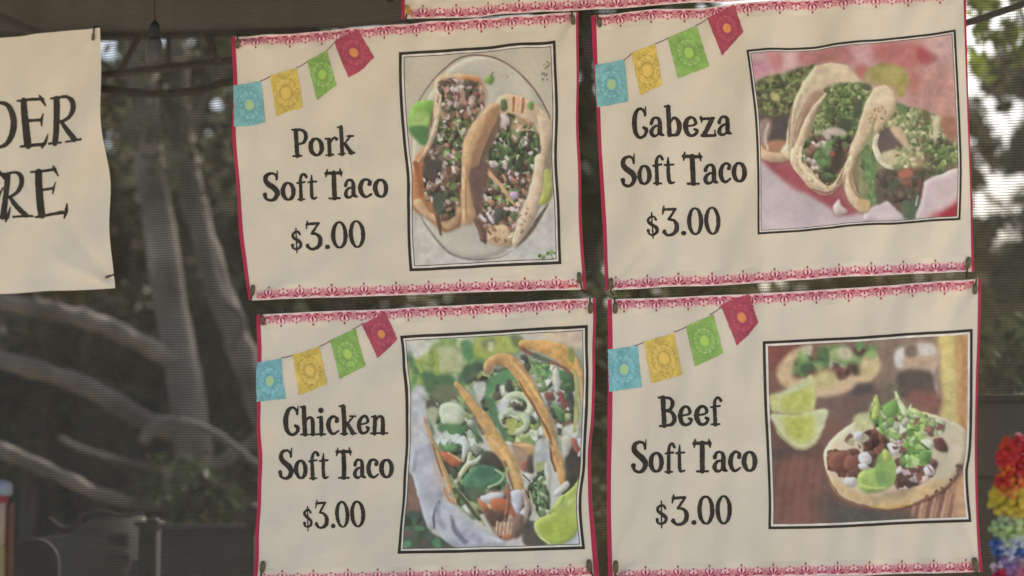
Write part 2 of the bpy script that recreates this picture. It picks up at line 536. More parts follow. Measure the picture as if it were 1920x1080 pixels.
def paint_pork():
    c = Canvas(745, 70, 1062, 515, (188, 171, 143), 11)
    a = Z(740, 60, 4.1526); b = Z(740, 300, 3.858)
    c.poly([(780, 380), (870, 400), (1050, 340), (1060, 500), (780, 505)], (190, 180, 160), 14, 0)
    # plate
    ell = [(902 + 127 * math.cos(t) - 6 * math.sin(t), 296 + 191 * math.sin(t)) for t in np.linspace(0, 2 * math.pi, 28)[:-1]]
    c.poly(ell, (191, 178, 152), 1.5, 0.4, shade=(60, 0.06))
    inner = [(902 + 108 * math.cos(t), 300 + 168 * math.sin(t)) for t in np.linspace(0, 2 * math.pi, 28)[:-1]]
    c.poly(inner, (184, 172, 149), 5, 0.4, shade=(60, 0.06))
    c.line(a((160, 640), (205, 520), (300, 380), (420, 270), (520, 205), (640, 183), (780, 205), (900, 265), (1000, 345), (1090, 450), (1160, 560), (1215, 680), (1225, 800)),
           [0.7, 1.0, 1.2, 1.6, 1.6, 1.6, 1.9, 1.7, 1.7, 1.8, 1.6, 1.3, 0.8], (122, 90, 70), 0.9, 0.3)
    c.line(b((180, 380), (240, 480), (330, 600), (400, 670), (480, 705), (600, 722), (760, 712), (860, 660)), [0.5, 1.2, 2.2, 2.6, 2.0, 1.2, 1.0, 0.6], (122, 112, 96), 1.6, 0.3)
    # herbs on the table
    c.chips(a((1150, 250), (1215, 230), (1215, 410), (1150, 390)), 16, [(120, 112, 84), (96, 92, 66)], (1.2, 2.6), 2.4)
    c.poly(a((705, 385), (730, 345), (775, 350), (768, 395), (740, 412)), (120, 146, 70), 0.8); c.line(a((755, 355), (772, 318)), 1.1, (96, 96, 66))
    c.chips(a((800, 320), (940, 330), (930, 385), (820, 360)), 4, [(130, 124, 92)], (0.8, 1.4))
    c.chips(b((1050, 690), (1190, 655), (1190, 715), (1060, 715)), 14, [(84, 108, 52), (110, 138, 66), (70, 84, 50)], (1.5, 3.5))
    # lime wedge behind the left taco
    c.poly(a((190, 545), (310, 545), (305, 640), (280, 720), (262, 800), (235, 885), (165, 835), (125, 740), (130, 620)), (124, 168, 68), 1.0)
    c.poly(a((170, 640), (270, 640), (250, 740), (150, 740)), (158, 184, 96), 3, 1)
    c.poly(a((130, 750), (260, 745), (245, 875), (170, 830)), (78, 118, 66), 2, 1)
    c.line(a((310, 570), (285, 700), (262, 800)), [1.2, 1.6, 1], (120, 100, 68))
    # left taco: rear tortilla, filling, front tortilla
    c.poly(a((330, 360), (420, 330), (560, 335), (680, 360), (720, 480), (690, 600), (560, 760), (330, 700), (310, 520)), (203, 163, 122), 1.5)
    c.poly(a((500, 370), (560, 345), (660, 360), (685, 440), (620, 390), (520, 400)), (196, 126, 72), 1.2)
    c.poly(b((130, 330), (140, 60), (190, -60), (300, -120), (470, 60), (485, 440), (440, 500), (360, 520), (240, 420)), (176, 108, 62), 1.5)
    c.poly(b((140, 310), (200, 290), (300, 400), (470, 340), (480, 440), (400, 505), (330, 470), (210, 400)), (206, 158, 110), 1.5)
    fill = a((350, 400), (470, 375), (640, 400), (695, 470), (690, 580), (620, 690), (545, 830), (530, 1000), (520, 1100)) + b((480, 120), (470, 330), (420, 430), (350, 440), (330, 300), (235, 300), (200, 120), (220, 20)) + a((280, 920), (340, 760), (370, 640), (345, 500))
    c.poly(fill, (92, 70, 54), 1.4, 3.0, smooth=False)
    PK = [(84, 64, 50), (104, 76, 58), (70, 56, 46), (128, 92, 68), (64, 60, 46), (78, 88, 56), (150, 114, 88), (196, 172, 150), (92, 70, 60), (72, 78, 52), (176, 136, 108), (110, 66, 58)]
    c.cells(fill, PK, 8.5, 1.7, 1.25, 1.2, 3.0, smooth=False)
    c.cells(a((350, 395), (480, 370), (650, 400), (695, 480), (685, 590), (520, 600), (360, 590)), [(150, 100, 78), (196, 160, 142), (120, 70, 66), (96, 66, 54), (176, 126, 98), (84, 78, 58), (204, 180, 164)], 9, 2.0, 1.35, 1.4, 3)
    c.poly(a((255, 900), (310, 830), (390, 960), (390, 1100), (240, 1100)), (84, 74, 66), 2.4, alpha=0.7)
    c.chips(fill, 34, BRN + [(66, 58, 50), (150, 110, 84), (134, 100, 80)], (3, 7), 2.6, 1.3, 0.6, 1.2)
    c.chips(a((350, 400), (690, 420), (690, 600), (360, 600)), 16, [(196, 156, 140), (156, 106, 82), (130, 66, 66), (94, 60, 52), (204, 184, 168), (176, 128, 104)], (2.4, 6.0), 3, 1.4, 0.4, 1.0)
    c.chips(fill, 34, [(70, 84, 56), (84, 104, 62), (58, 70, 50), (104, 126, 66)], (2.2, 5.4), 3.0, 1.4, 0.7, 1.0)
    c.chips(a((380, 700), (560, 650), (540, 960), (400, 1060)), 26, [(124, 152, 74), (90, 120, 60), (150, 170, 96)], (1.6, 3.8), 3, 1.3, 0.6)
    c.chips(fill, 44, WHT + [(190, 150, 150)], (1.8, 4.4), 2.4, None, 0.6, 0.9)
    c.poly(b((225, 0), (300, 10), (300, 130), (230, 130)), (78, 68, 60), 2.5); c.poly(b((300, 250), (370, 260), (350, 400), (300, 380)), (74, 78, 62), 2)
    c.line(b((320, 400), (335, 480), (345, 545)), [4.5, 3.5, 1.8], (92, 66, 52))
    c.line(b((160, 30), (190, 150), (200, 260)), [5, 5, 3], (150, 84, 46), 2)
    c.line(a((365, 500), (345, 640), (310, 780), (250, 920), (190, 1010)), [2.5, 4.2, 4.5, 3.5, 2.0], (199, 170, 132), 0.9)
    c.line(a((300, 640), (290, 740)), 1.2, (126, 92, 62))
    # right taco: filling, then its two tortilla sides
    c.poly(a((780, 560), (860, 490), (1000, 510), (1120, 580), (1220, 690), (1240, 800), (1210, 950), (1160, 1100), (820, 1100), (760, 700)), (205, 170, 130), 1.4)
    f2 = a((800, 720), (900, 640), (1080, 720), (1140, 820), (1110, 1000), (1100, 1120)) + b((1000, 100), (960, 270), (890, 400), (860, 560), (760, 560), (690, 480), (640, 600), (600, 480), (570, 420), (640, 300), (650, 60))
    c.poly(f2, (124, 90, 66), 1.4, 3.0, smooth=False)
    c.chips(f2, 30, BRN + [(152, 106, 70), (186, 140, 98), (168, 124, 90)], (3, 7), 2.8, 1.1, 0.5, 1.2)
    c.cells(f2, [(120, 86, 64), (146, 104, 76), (92, 70, 54), (178, 134, 98), (82, 96, 58), (104, 76, 60), (198, 172, 150), (110, 78, 64), (160, 118, 86), (84, 66, 54)], 8.5, 1.7, 1.1, 1.2, 3.0, smooth=False)
    c.cells(a((860, 760), (1130, 800), (1110, 1080), (800, 1080), (720, 900)), [(68, 82, 52), (86, 104, 62), (58, 62, 46), (104, 128, 72), (84, 68, 54), (196, 178, 160), (74, 60, 50), (120, 88, 68)], 8, 1.8, 1.2, 1.6, 3)
    c.poly(a((920, 690), (1060, 690), (1040, 800), (930, 860)), (198, 158, 108), 2.5, alpha=0.75)
    for p in ((940, 520), (975, 525), (1010, 530)):
        c.line(a(p, (p[0] - 10, p[1] + 100)), [2.6, 2.0], (168, 98, 60) if p[0] != 975 else (204, 150, 110), 0.8)
    c.poly(a((830, 540), (870, 530), (885, 600), (840, 615)), (84, 98, 60), 0.8); c.poly(a((1045, 550), (1080, 548), (1078, 605), (1045, 600)), (112, 142, 72), 0.8)
    c.chips(a((860, 760), (1130, 800), (1110, 1080), (800, 1080), (720, 900)), 34, [(64, 78, 50), (78, 98, 58), (56, 66, 46), (98, 124, 66)], (2.6, 6.0), 3, 1.2, 0.7, 1.0)
    c.chips(f2, 26, [(84, 108, 58), (120, 150, 74), (66, 80, 50)], (1.6, 4), 2.6, 1.2, 0.7)
    c.chips(f2, 44, WHT + [(186, 160, 160)], (2.0, 4.8), 2.2, None, 0.6, 0.9)
    c.poly(a((810, 650), (880, 650), (900, 720), (830, 745)), (200, 178, 168), 1.6)
    c.chips(b((720, 200), (900, 190), (880, 300), (740, 330)), 22, [(124, 158, 70), (148, 176, 92), (90, 118, 60)], (2, 4), 2.2)
    c.poly(b((840, 240), (900, 235), (905, 280), (850, 290)), (190, 158, 178), 1.2)
    c.line(b((690, 100), (760, 170), (820, 250), (880, 340)), [4.5, 3.5, 3.5, 2], (202, 152, 104), 0.9)
    c.line(b((620, 400), (660, 440)), [3, 3.5], (206, 190, 182)); c.line(b((680, 390), (720, 455)), [3, 3.5], (204, 188, 186))
    c.poly(b((730, 380), (800, 360), (780, 450), (735, 440)), (74, 74, 60), 1.5)
    c.line(b((600, 440), (640, 530), (665, 600)), [5, 7, 3], (108, 72, 60), 1)
    c.line(a((1060, 880), (1140, 815)), [1.6, 0.8], (64, 74, 50))
    c.poly(b((690, 500), (820, 480), (860, 610), (760, 625), (690, 590)), (206, 166, 116), 1.5)
    c.chips(b((690, 470), (850, 480), (860, 600), (700, 600)), 24, [(212, 180, 140), (180, 130, 88), (150, 102, 74)], (1.6, 4), 2.5, 1.2)
    # middle tortilla
    c.poly(a((800, 640), (830, 700), (760, 900), (690, 1060), (640, 1100), (680, 900), (740, 760)), (112, 84, 64), 2)
    c.poly(b((590, 60), (690, 30), (660, 200), (640, 340), (590, 420), (560, 300)), (100, 76, 62), 2)
    mid = a((700, 620), (770, 545), (830, 570), (800, 680), (740, 800), (690, 940), (640, 1100)) + b((560, 120), (580, 300), (590, 400), (560, 465), (490, 470), (490, 200), (505, 60)) + a((528, 1000), (545, 860), (620, 720))
    c.poly(mid, (190, 145, 98), 1.0, smooth=False)
    c.poly(a((740, 620), (815, 590), (800, 680), (720, 850), (660, 1000), (640, 1110), (590, 1110), (610, 960), (680, 780)), (158, 112, 76), 2.5)
    c.poly(b((545, 80), (640, 60), (640, 250), (600, 350), (560, 250)), (102, 74, 64), 2.5)
    c.line(a((720, 610), (640, 740), (580, 880), (545, 1000)) + b((500, 120), (500, 300), (510, 440)), [1.4, 2.2, 2.4, 2, 2, 2, 1.2], (212, 170, 122), 1.2)
    c.line(b((530, 60), (520, 250), (525, 430)), [1, 1.5, 1], (160, 112, 72), 1.2)
    # right tortilla
    c.poly(a((1120, 650), (1225, 690), (1235, 800), (1190, 940), (1160, 1100), (1105, 1100), (1150, 900)) , (205, 172, 134), 1.4, smooth=False)
    c.poly(b((1090, -20), (1030, -20), (1010, 120), (960, 290), (900, 440), (860, 590), (880, 635), (930, 590), (1010, 430), (1060, 280), (1090, 130)), (207, 174, 134), 1.0)
    c.line(b((1040, 60), (985, 260), (920, 440), (875, 600)), [1.4, 2.4, 2.4, 1.6], (218, 190, 152), 1.3)
    c.poly(a((1180, 1000), (1230, 870), (1240, 1000), (1215, 1100), (1165, 1100)), (136, 118, 92), 1.8)
    c.poly(b((1090, 75), (1140, 95), (1152, 200), (1120, 300), (1045, 325), (1080, 200)), (158, 156, 68), 1.0)
    c.poly(b((1105, 120), (1130, 130), (1132, 210), (1095, 280)), (172, 172, 92), 2)
    c.line(b((1110, 325), (1060, 400), (1010, 490), (950, 570), (895, 625)), [1.5, 3.4, 4.2, 3.0, 1], (98, 74, 58), 1.6)
    c.chips(b((880, 430), (960, 330), (1000, 420), (920, 560)), 12, [(176, 126, 92), (150, 110, 84)], (1.2, 2.6))
    c.grain()
    return c

def paint_chicken():
    c = Canvas(742, 605, 1112, 1044, (196, 186, 164), 23)
    a = Z(740, 590, 4.5); b = Z(740, 820, 4.1538)
    LIME = [(160, 170, 70), (150, 166, 76), (172, 178, 88), (132, 156, 70)]
    DGR = [(74, 110, 68), (64, 92, 60), (88, 130, 76), (58, 80, 56)]
    c.poly(a((1080, 150), (1640, 120), (1640, 900), (1500, 900), (1400, 300)), (202, 172, 138), 6, 1)
    c.poly(a((600, 500), (1600, 300), (1600, 1080), (1000, 1080)), (150, 150, 122), 6, 2)
    # leaf cloud top left
    c.chips(a((150, 280), (420, 210), (780, 190), (760, 540), (520, 640), (160, 700)), 120, LIME + DGR + [(190, 190, 140), (196, 192, 164)], (4, 12), 1.8, blur=2.2)
    c.cells(a((140, 300), (420, 215), (780, 190), (1050, 190), (1050, 330), (760, 420), (760, 560), (520, 660), (160, 700)), [(150, 166, 74), (96, 140, 78), (178, 182, 104), (74, 104, 66), (190, 190, 136), (132, 160, 76), (86, 124, 72)], 20, 1.2, 1.0, 4, 4, mix=0.8, lit=0.3)
    c.poly(a((380, 270), (530, 280), (590, 330), (600, 480), (430, 480), (380, 420)), (176, 176, 118), 3)
    c.poly(a((240, 490), (380, 500), (500, 520), (540, 610), (420, 680), (280, 660)), (76, 108, 68), 3)
    c.poly(a((600, 430), (700, 400), (770, 440), (760, 560), (650, 580), (580, 550)), (72, 92, 64), 3)
    c.poly(a((560, 240), (640, 220), (680, 330), (640, 420), (600, 360)), (92, 138, 82), 2.5)
    c.line(a((170, 300), (210, 420), (230, 480)), [3, 4, 3], (140, 160, 66), 1.8); c.line(a((350, 310), (370, 420), (360, 500)), [3, 4, 3], (150, 162, 64), 1.8)
    c.line(a((180, 520), (150, 620), (160, 690)), [5, 7, 4], (108, 148, 76), 2)
    c.poly(a((130, 230), (330, 220), (300, 300), (200, 380), (140, 300)), (198, 190, 166), 3)
    c.poly(a((690, 210), (800, 185), (990, 190), (1050, 330), (900, 310), (700, 350)), (170, 174, 76), 3)
    c.poly(a((740, 220), (850, 200), (840, 290), (760, 290)), (120, 126, 84), 3); c.poly(a((790, 240), (840, 235), (830, 300), (790, 300)), (188, 188, 130), 2)
    c.poly(a((1000, 190), (1090, 190), (1080, 280), (1010, 260)), (104, 114, 62), 3)
    # filling between shells: whites, greens
    f1 = a((640, 560), (800, 470), (1050, 480), (1200, 760), (1270, 1000), (1240, 1100), (980, 1100), (760, 780))
    c.poly(f1, (132, 138, 108), 2)
    c.cells(f1, [(84, 116, 72), (112, 146, 82), (196, 192, 160), (150, 164, 100), (66, 84, 58), (204, 200, 176), (96, 84, 66), (172, 178, 112)], 15, 1.3, 0.9, 2, 3)
    c.chips(f1, 40, DGR + LIME + [(200, 196, 172), (186, 184, 154), (96, 84, 66), (56, 56, 48)], (3, 7), 2.2, blur=1.3)
    c.poly(a((880, 490), (980, 470), (1060, 560), (1000, 560), (900, 600), (800, 700), (790, 580)), (92, 138, 82), 1.8)
    c.poly(a((950, 560), (1000, 560), (1005, 650), (955, 650)), (70, 72, 58), 1.6); c.poly(a((865, 590), (890, 585), (885, 640), (860, 640)), (66, 70, 56), 1.4)
    c.poly(a((680, 580), (770, 570), (770, 680), (720, 740), (690, 660)), (200, 192, 170), 1.8)
    for cx, cy, r in ((1040, 770, 110), (1010, 900, 105)):
        ring = [(cx + r * math.cos(t), cy + 0.85 * r * math.sin(t)) for t in np.linspace(0, 6.283, 14)]
        c.line(a(*ring), 6.5, (188, 196, 142), 1.4); c.line(a(*ring), 2.0, (204, 204, 168), 1.4)
    c.poly(a((1010, 770), (1100, 770), (1090, 810), (1030, 810)), (62, 62, 50), 1.4); c.chips(a((930, 870), (1000, 870), (1100, 920), (1080, 980), (940, 980)), 12, [(82, 72, 54), (60, 60, 48), (150, 156, 80)], (2, 4.5))
    c.poly(a((890, 740), (980, 700), (960, 800), (890, 850)), (202, 198, 178), 2); c.poly(a((960, 890), (1020, 880), (1040, 950), (990, 1010)), (166, 168, 76), 2)
    c.poly(a((780, 730), (850, 700), (880, 800), (900, 900), (980, 1010), (940, 1060), (840, 860)), (86, 118, 74), 2)
    # third taco filling
    f3 = a((1080, 340), (1200, 390), (1500, 470), (1560, 700), (1540, 1000), (1440, 1080), (1350, 900), (1200, 600))
    c.poly(f3, (178, 172, 146), 2)
    c.cells(f3, [(200, 192, 168), (188, 178, 146), (110, 140, 80), (206, 198, 176), (84, 112, 70), (120, 86, 68), (74, 72, 58), (160, 168, 112)], 15, 1.5, 1.1, 2, 3)
    c.chips(f3, 26, [(206, 200, 178), (196, 190, 160), (140, 160, 84), (88, 128, 76), (110, 80, 64), (64, 66, 54)], (3, 7), 2.4, blur=1.3)
    c.chips(a((1160, 420), (1320, 420), (1310, 500), (1180, 500)), 12, [(96, 142, 84), (130, 160, 84), (78, 116, 72)], (3, 6)); c.poly(a((1380, 470), (1480, 500), (1500, 570), (1420, 560)), (72, 104, 64), 1.6)
    c.line(a((1400, 660), (1430, 720), (1455, 780)), [3, 5, 3], (150, 70, 58), 1.2); c.poly(a((1270, 660), (1345, 660), (1345, 720), (1280, 710)), (126, 78, 60), 1.4)
    c.poly(a((1460, 650), (1510, 660), (1540, 800), (1510, 830), (1470, 740)), (66, 70, 58), 1.4); c.poly(a((1340, 480), (1380, 450), (1400, 640), (1350, 640)), (204, 196, 172), 1.6)
    c.poly(a((1430, 960), (1540, 930), (1540, 1060), (1440, 1060)), (200, 194, 172), 2)
    # shells: back one
    c.line(a((1090, 250), (1250, 270), (1380, 310), (1470, 380), (1540, 480)), [7, 12, 16, 15, 9], (208, 150, 76), 1.3, 1)
    c.line(a((1090, 290), (1180, 340), (1330, 400), (1470, 470)), [4, 4, 4, 2], (136, 84, 62), 1.8)
    c.line(a((1200, 350), (1300, 390)), [5, 3], (84, 98, 76), 2)
    c.line(a((1530, 380), (1570, 500), (1600, 650), (1605, 800)), [4, 5, 5, 3], (204, 148, 84), 1.3); c.line(a((1520, 470), (1540, 620), (1545, 800), (1530, 980)), [2.5, 4, 4, 3], (160, 158, 88), 1.5)
    c.line(a((1490, 310), (1500, 380)), [6, 6], (136, 140, 60), 2)
    # middle shell
    c.line(a((780, 480), (790, 420), (860, 380), (960, 390), (1040, 450), (1110, 560), (1180, 700), (1260, 840)) + b((1232, 60), (1285, 190), (1322, 350)), [5, 9, 11, 12, 13, 13, 11.5, 10, 9.5, 9.5, 7], (204, 146, 82), 1.1, 0.8)
    c.line(a((780, 480), (800, 450), (830, 430)), [4, 6, 5], (176, 124, 92), 2)
    c.line(a((1060, 560), (1130, 690), (1200, 820), (1290, 980), (1330, 1090)), [1.2, 2, 2.2, 2, 1.5], (128, 82, 52), 1.2)
    c.line(a((1000, 400), (1090, 490), (1190, 660), (1290, 830)), [2, 3.5, 3, 2], (220, 170, 96), 1.8)
    c.line(b((1205, 40), (1230, 160), (1265, 260)), [2.2, 2.4, 2], (120, 78, 54), 1.2)
    c.line(b((1240, 0), (1290, 140), (1315, 280)), [2.5, 3, 2], (206, 156, 92), 1.5)
    # left-middle shell
    c.line(a((535, 590), (600, 690), (690, 810), (780, 920)) + b((840, 105), (910, 225), (950, 330), (982, 410)), [6, 10, 12, 13.5, 14, 13.5, 12.5, 8], (204, 152, 84), 1.1, 0.8)
    c.line(a((530, 640), (600, 760), (680, 880), (760, 1000)), [3, 4, 4, 4], (124, 104, 76), 2)
    c.line(b((760, 0), (860, 130), (930, 280)), [3, 4, 3], (220, 174, 104), 1.8); c.line(b((860, 190), (900, 320), (930, 400)), [2, 2.5, 2], (132, 92, 66), 1.5)
    # left filling
    f4 = a((270, 700), (520, 640), (600, 760), (700, 930), (760, 1080), (360, 1080), (270, 860)) + b((800, 150), (860, 250), (890, 400), (620, 640), (480, 500), (400, 280), (340, 80))
    c.poly(f4, (112, 124, 88), 2, smooth=False)
    c.cells(f4, [(80, 112, 70), (104, 136, 80), (60, 76, 54), (186, 188, 156), (136, 148, 92), (84, 76, 60), (70, 98, 64), (198, 196, 168)], 14, 1.6, 0.9, 2, 3, smooth=False)
    c.chips(f4, 40, DGR + [(190, 190, 160), (150, 162, 96), (84, 76, 60), (128, 130, 94)], (2.5, 6.5), 2.6, blur=1.1)
    c.poly(a((360, 600), (520, 600), (540, 700), (420, 740), (330, 700)), (110, 112, 76), 3); c.poly(a((260, 740), (340, 720), (350, 820), (300, 830)), (92, 80, 60), 2.5)
    c.poly(a((390, 770), (500, 740), (590, 790), (590, 900), (480, 950), (400, 900)), (190, 196, 152), 1.4); c.poly(a((430, 800), (530, 790), (540, 880), (450, 890)), (206, 204, 172), 2.5)
    c.poly(a((380, 930), (560, 930), (520, 1010), (400, 1000)), (84, 122, 72), 2); c.poly(a((270, 800), (370, 790), (350, 930), (290, 900)), (176, 172, 126), 2)
    c.chips(a((370, 1020), (680, 980), (690, 1090), (380, 1090)), 22, [(206, 206, 180), (196, 196, 164)], (3, 6.5), 2.4, 1.2, 0.6, blur=1.0)
    c.line(b((540, 10), (560, 90), (540, 180)), [6, 6, 3], (200, 200, 176), 1.1); c.poly(b((410, 60), (500, 60), (480, 110), (410, 105)), (92, 138, 78), 1.6)
    c.poly(b((370, 110), (450, 130), (530, 190), (480, 230), (400, 180)), (178, 92, 58), 1.2); c.line(b((430, 120), (520, 180)), [2, 2], (208, 150, 96), 1.2)
    c.line(b((600, 130), (580, 210), (520, 290), (480, 350)), [4, 5, 5, 4], (196, 194, 140), 1.2); c.line(b((680, 150), (640, 190), (590, 200)), [3, 4, 3], (204, 202, 172), 1.2)
    c.poly(b((690, 130), (760, 110), (830, 170), (860, 270), (740, 210), (680, 210)), (66, 62, 50), 1.6)
    c.poly(b((440, 240), (500, 260), (490, 320), (450, 310)), (70, 72, 56), 1.4)
    c.poly(b((540, 330), (600, 260), (660, 220), (770, 230), (850, 280), (840, 350), (730, 390), (690, 430), (620, 440), (560, 400)), (78, 120, 80), 1.1)
    c.poly(b((660, 230), (780, 230), (800, 290), (700, 330), (650, 290)), (66, 104, 72), 1.8); c.poly(b((560, 390), (700, 400), (720, 450), (640, 510), (580, 460)), (84, 98, 70), 1.8)
    c.line(b((790, 250), (850, 300), (820, 350), (740, 390)), [1.5, 3, 3, 2], (150, 176, 120), 1.2)
    c.line(b((450, 360), (560, 470), (640, 580), (700, 690)), [2, 2.5, 2.5, 1.5], (150, 150, 96), 1.0); c.line(b((480, 400), (580, 520), (660, 640)), [3, 3.5, 2.5], (78, 78, 54), 1.2)
    # tail of the filling: chicken, onion
    c.poly(b((660, 500), (740, 430), (880, 430), (1050, 420), (1060, 640), (1000, 760), (900, 800), (780, 740), (700, 600)), (160, 112, 84), 1.6)
    c.cells(b((670, 470), (740, 430), (1050, 420), (1060, 640), (1000, 750), (900, 795), (780, 735)), [(186, 104, 66), (200, 156, 118), (130, 90, 70), (96, 72, 58), (204, 188, 168), (158, 112, 86), (176, 130, 98)], 12, 1.9, 1.3, 1.5, 2.5)
    c.chips(b((690, 440), (1050, 430), (1040, 700), (900, 790), (780, 720)), 14, [(186, 98, 58), (200, 150, 110), (124, 84, 64), (90, 68, 54), (204, 190, 170)], (2.5, 6), 2.6, 1.4, 0.6, blur=0.9)
    c.poly(b((680, 460), (760, 430), (850, 440), (830, 490), (720, 510)), (200, 196, 186), 1.3); c.poly(b((760, 480), (860, 480), (940, 560), (940, 620), (860, 570), (760, 560)), (190, 98, 58), 1.4)
    c.poly(b((900, 430), (990, 410), (1000, 500), (970, 590), (940, 570)), (196, 188, 184), 1.3); c.poly(b((710, 570), (850, 580), (840, 660), (770, 690), (720, 640)), (94, 68, 54), 1.6)
    c.line(b((880, 370), (890, 480), (870, 600)), [3.5, 4.5, 3], (150, 96, 68), 1.0); c.line(b((1010, 420), (1040, 540), (1020, 660)), [4, 5, 5], (176, 150, 126), 1.2)
    for k in range(9):
        c.line(b((800 + 16 * k, 660 + 5 * (k % 3)), (795 + 15 * k, 760)), [2.2, 1.4], [(212, 178, 136), (178, 128, 92)][k % 2], 0.9)
    c.poly(b((930, 640), (1010, 600), (1010, 720), (930, 780)), (126, 94, 74), 1.5); c.poly(b((850, 760), (920, 750), (920, 795), (870, 800)), (188, 110, 70), 1.2)
    # right side, meat under the middle shell
    c.poly(b((920, 50), (1050, 40), (1110, 120), (1100, 260), (1000, 260), (940, 160)), (168, 132, 98), 1.8)
    c.poly(b((930, 50), (1080, 60), (1110, 140), (1060, 140), (980, 80)), (200, 152, 92), 1.4); c.poly(b((980, 190), (1040, 190), (1040, 260), (1000, 250)), (170, 96, 78), 1.4)
    c.poly(b((1040, 150), (1110, 150), (1080, 290), (1040, 260)), (82, 66, 52), 1.4); c.poly(b((1100, 40), (1200, 20), (1200, 180), (1100, 260)), (190, 184, 166), 2)
    c.poly(b((1110, 200), (1190, 190), (1180, 300), (1120, 290)), (162, 162, 96), 1.8); c.poly(b((1180, 200), (1220, 240), (1210, 400), (1180, 380)), (204, 192, 172), 1.5)
    c.poly(b((1340, 130), (1400, 60), (1490, 130), (1470, 320), (1380, 390), (1310, 440), (1330, 330)), (64, 58, 48), 1.6); c.poly(b((1310, 0), (1390, 0), (1370, 120), (1330, 150)), (196, 182, 156), 1.6)
    c.line(b((1400, 20), (1420, 80), (1440, 110)), [4, 5, 3], (162, 84, 64), 1.2); c.line(b((1450, 20), (1475, 90), (1450, 135)), [4, 5, 4], (190, 180, 168), 1.2)
    c.poly(b((990, 280), (1090, 290), (1080, 350), (1040, 350)), (200, 190, 164), 1.4); c.line(b((1010, 290), (1060, 340)), [1.5, 1.5], (86, 80, 60))
    herbs = b((1050, 380), (1160, 260), (1200, 390), (1220, 560), (1140, 620), (1080, 500))
    c.cells(herbs, [(80, 100, 62), (112, 134, 80), (62, 78, 52), (164, 170, 126), (70, 90, 58)], 9, 2.4, 1.1, 1.5, 2.5)
    c.chips(herbs, 30, [(72, 92, 58), (110, 136, 78), (180, 184, 140), (60, 74, 50)], (2, 5), 3, 1.1, 0.5)
    c.line(b((1060, 420), (1090, 560), (1130, 630)), [1.5, 2.2, 2], (176, 170, 126), 0.9); c.line(b((1170, 260), (1100, 340), (1050, 390)), [1.5, 2.2, 1.5], (74, 82, 54), 0.9)
    c.poly(b((1240, 440), (1340, 340), (1360, 380), (1300, 440)), (206, 192, 164), 1.2)
    # napkin and the dark table at the lower left
    c.poly(b((80, 300), (180, 350), (240, 560), (300, 740), (500, 860), (60, 870)), (92, 80, 64), 2)
    c.poly(b((110, 320), (190, 360), (220, 560), (130, 600)), (138, 98, 78), 3); c.poly(b((80, 600), (240, 590), (290, 740), (430, 820), (80, 850)), (72, 82, 64), 2.5)
    c.chips(b((90, 620), (230, 610), (300, 760), (420, 840), (90, 840)), 16, [(76, 122, 80), (60, 66, 52), (110, 84, 66), (66, 96, 66)], (4, 8), 1.8, blur=1.8)
    nap = b((110, -140), (250, -160), (300, 60), (340, 210), (385, 390), (375, 480), (480, 540), (640, 690), (760, 770), (870, 830), (480, 850), (330, 715), (270, 700), (190, 430), (130, 200))
    c.poly(nap, (184, 178, 174), 1.2, 1, shade=(26, 0.16))
    c.poly(a((120, 700), (230, 600), (270, 860), (300, 1080), (120, 1080)), (190, 182, 174), 3); c.poly(b((310, 150), (380, 330), (380, 440), (330, 300)), (206, 172, 150), 2)
    c.line(b((355, 500), (320, 600), (320, 700)), [2, 2.6, 1.6], (86, 82, 88), 1.8); c.line(b((350, 520), (350, 620), (390, 700)), [4, 5, 4], (150, 146, 152), 3)
    c.line(b((450, 620), (480, 720), (560, 810)), [3, 5, 5], (118, 112, 122), 2.6); c.line(b((180, 120), (160, 260)), [2.5, 3], (150, 146, 148), 3); c.line(b((560, 740), (660, 800)), [6, 7], (156, 150, 156), 4)
    c.line(a((258, 870)) + b((300, 25), (352, 150), (397, 280), (442, 420), (490, 515)), [2.2, 3.8, 4.5, 4.5, 4.5, 2], (198, 150, 90), 0.9)
    c.line(b((310, 60), (340, 160), (380, 300)), [1.2, 1.6, 1.2], (124, 82, 58), 1.2); c.line(b((390, 400), (430, 480), (480, 520)), [3, 3, 1.5], (198, 130, 84), 1.5)
    # lime
    c.poly(b((1020, 680), (1110, 660), (1200, 830), (1030, 840)), (76, 70, 60), 2); c.poly(b((860, 830), (960, 790), (1030, 840), (1000, 850)), (196, 182, 168), 2)
    c.poly(b((1470, 600), (1470, 850), (1340, 850), (1430, 730)), (186, 180, 178), 2)
    c.poly(b((1470, 300), (1410, 360), (1320, 440), (1240, 530), (1210, 590), (1100, 670), (1130, 770), (1200, 825), (1310, 825), (1390, 780), (1440, 700), (1480, 650)), (172, 180, 74), 1.0, shade=(20, 0.1))
    c.poly(b((1120, 680), (1230, 640), (1400, 620), (1430, 690), (1340, 790), (1200, 810)), (164, 176, 62), 5, 1); c.line(b((1215, 590), (1300, 530), (1330, 460)), [2, 2, 1.5], (146, 152, 60), 2)
    c.line(b((1105, 670), (1140, 770), (1210, 825)), [1.5, 2, 1.5], (196, 202, 128), 1.4); c.line(b((1240, 560), (1350, 520), (1470, 420)), [3, 4, 3], (184, 190, 96), 3)
    c.line(b((1400, 370), (1330, 430), (1320, 440)), [1.5, 2, 1], (58, 54, 44), 1.0)
    c.grain()
    return c

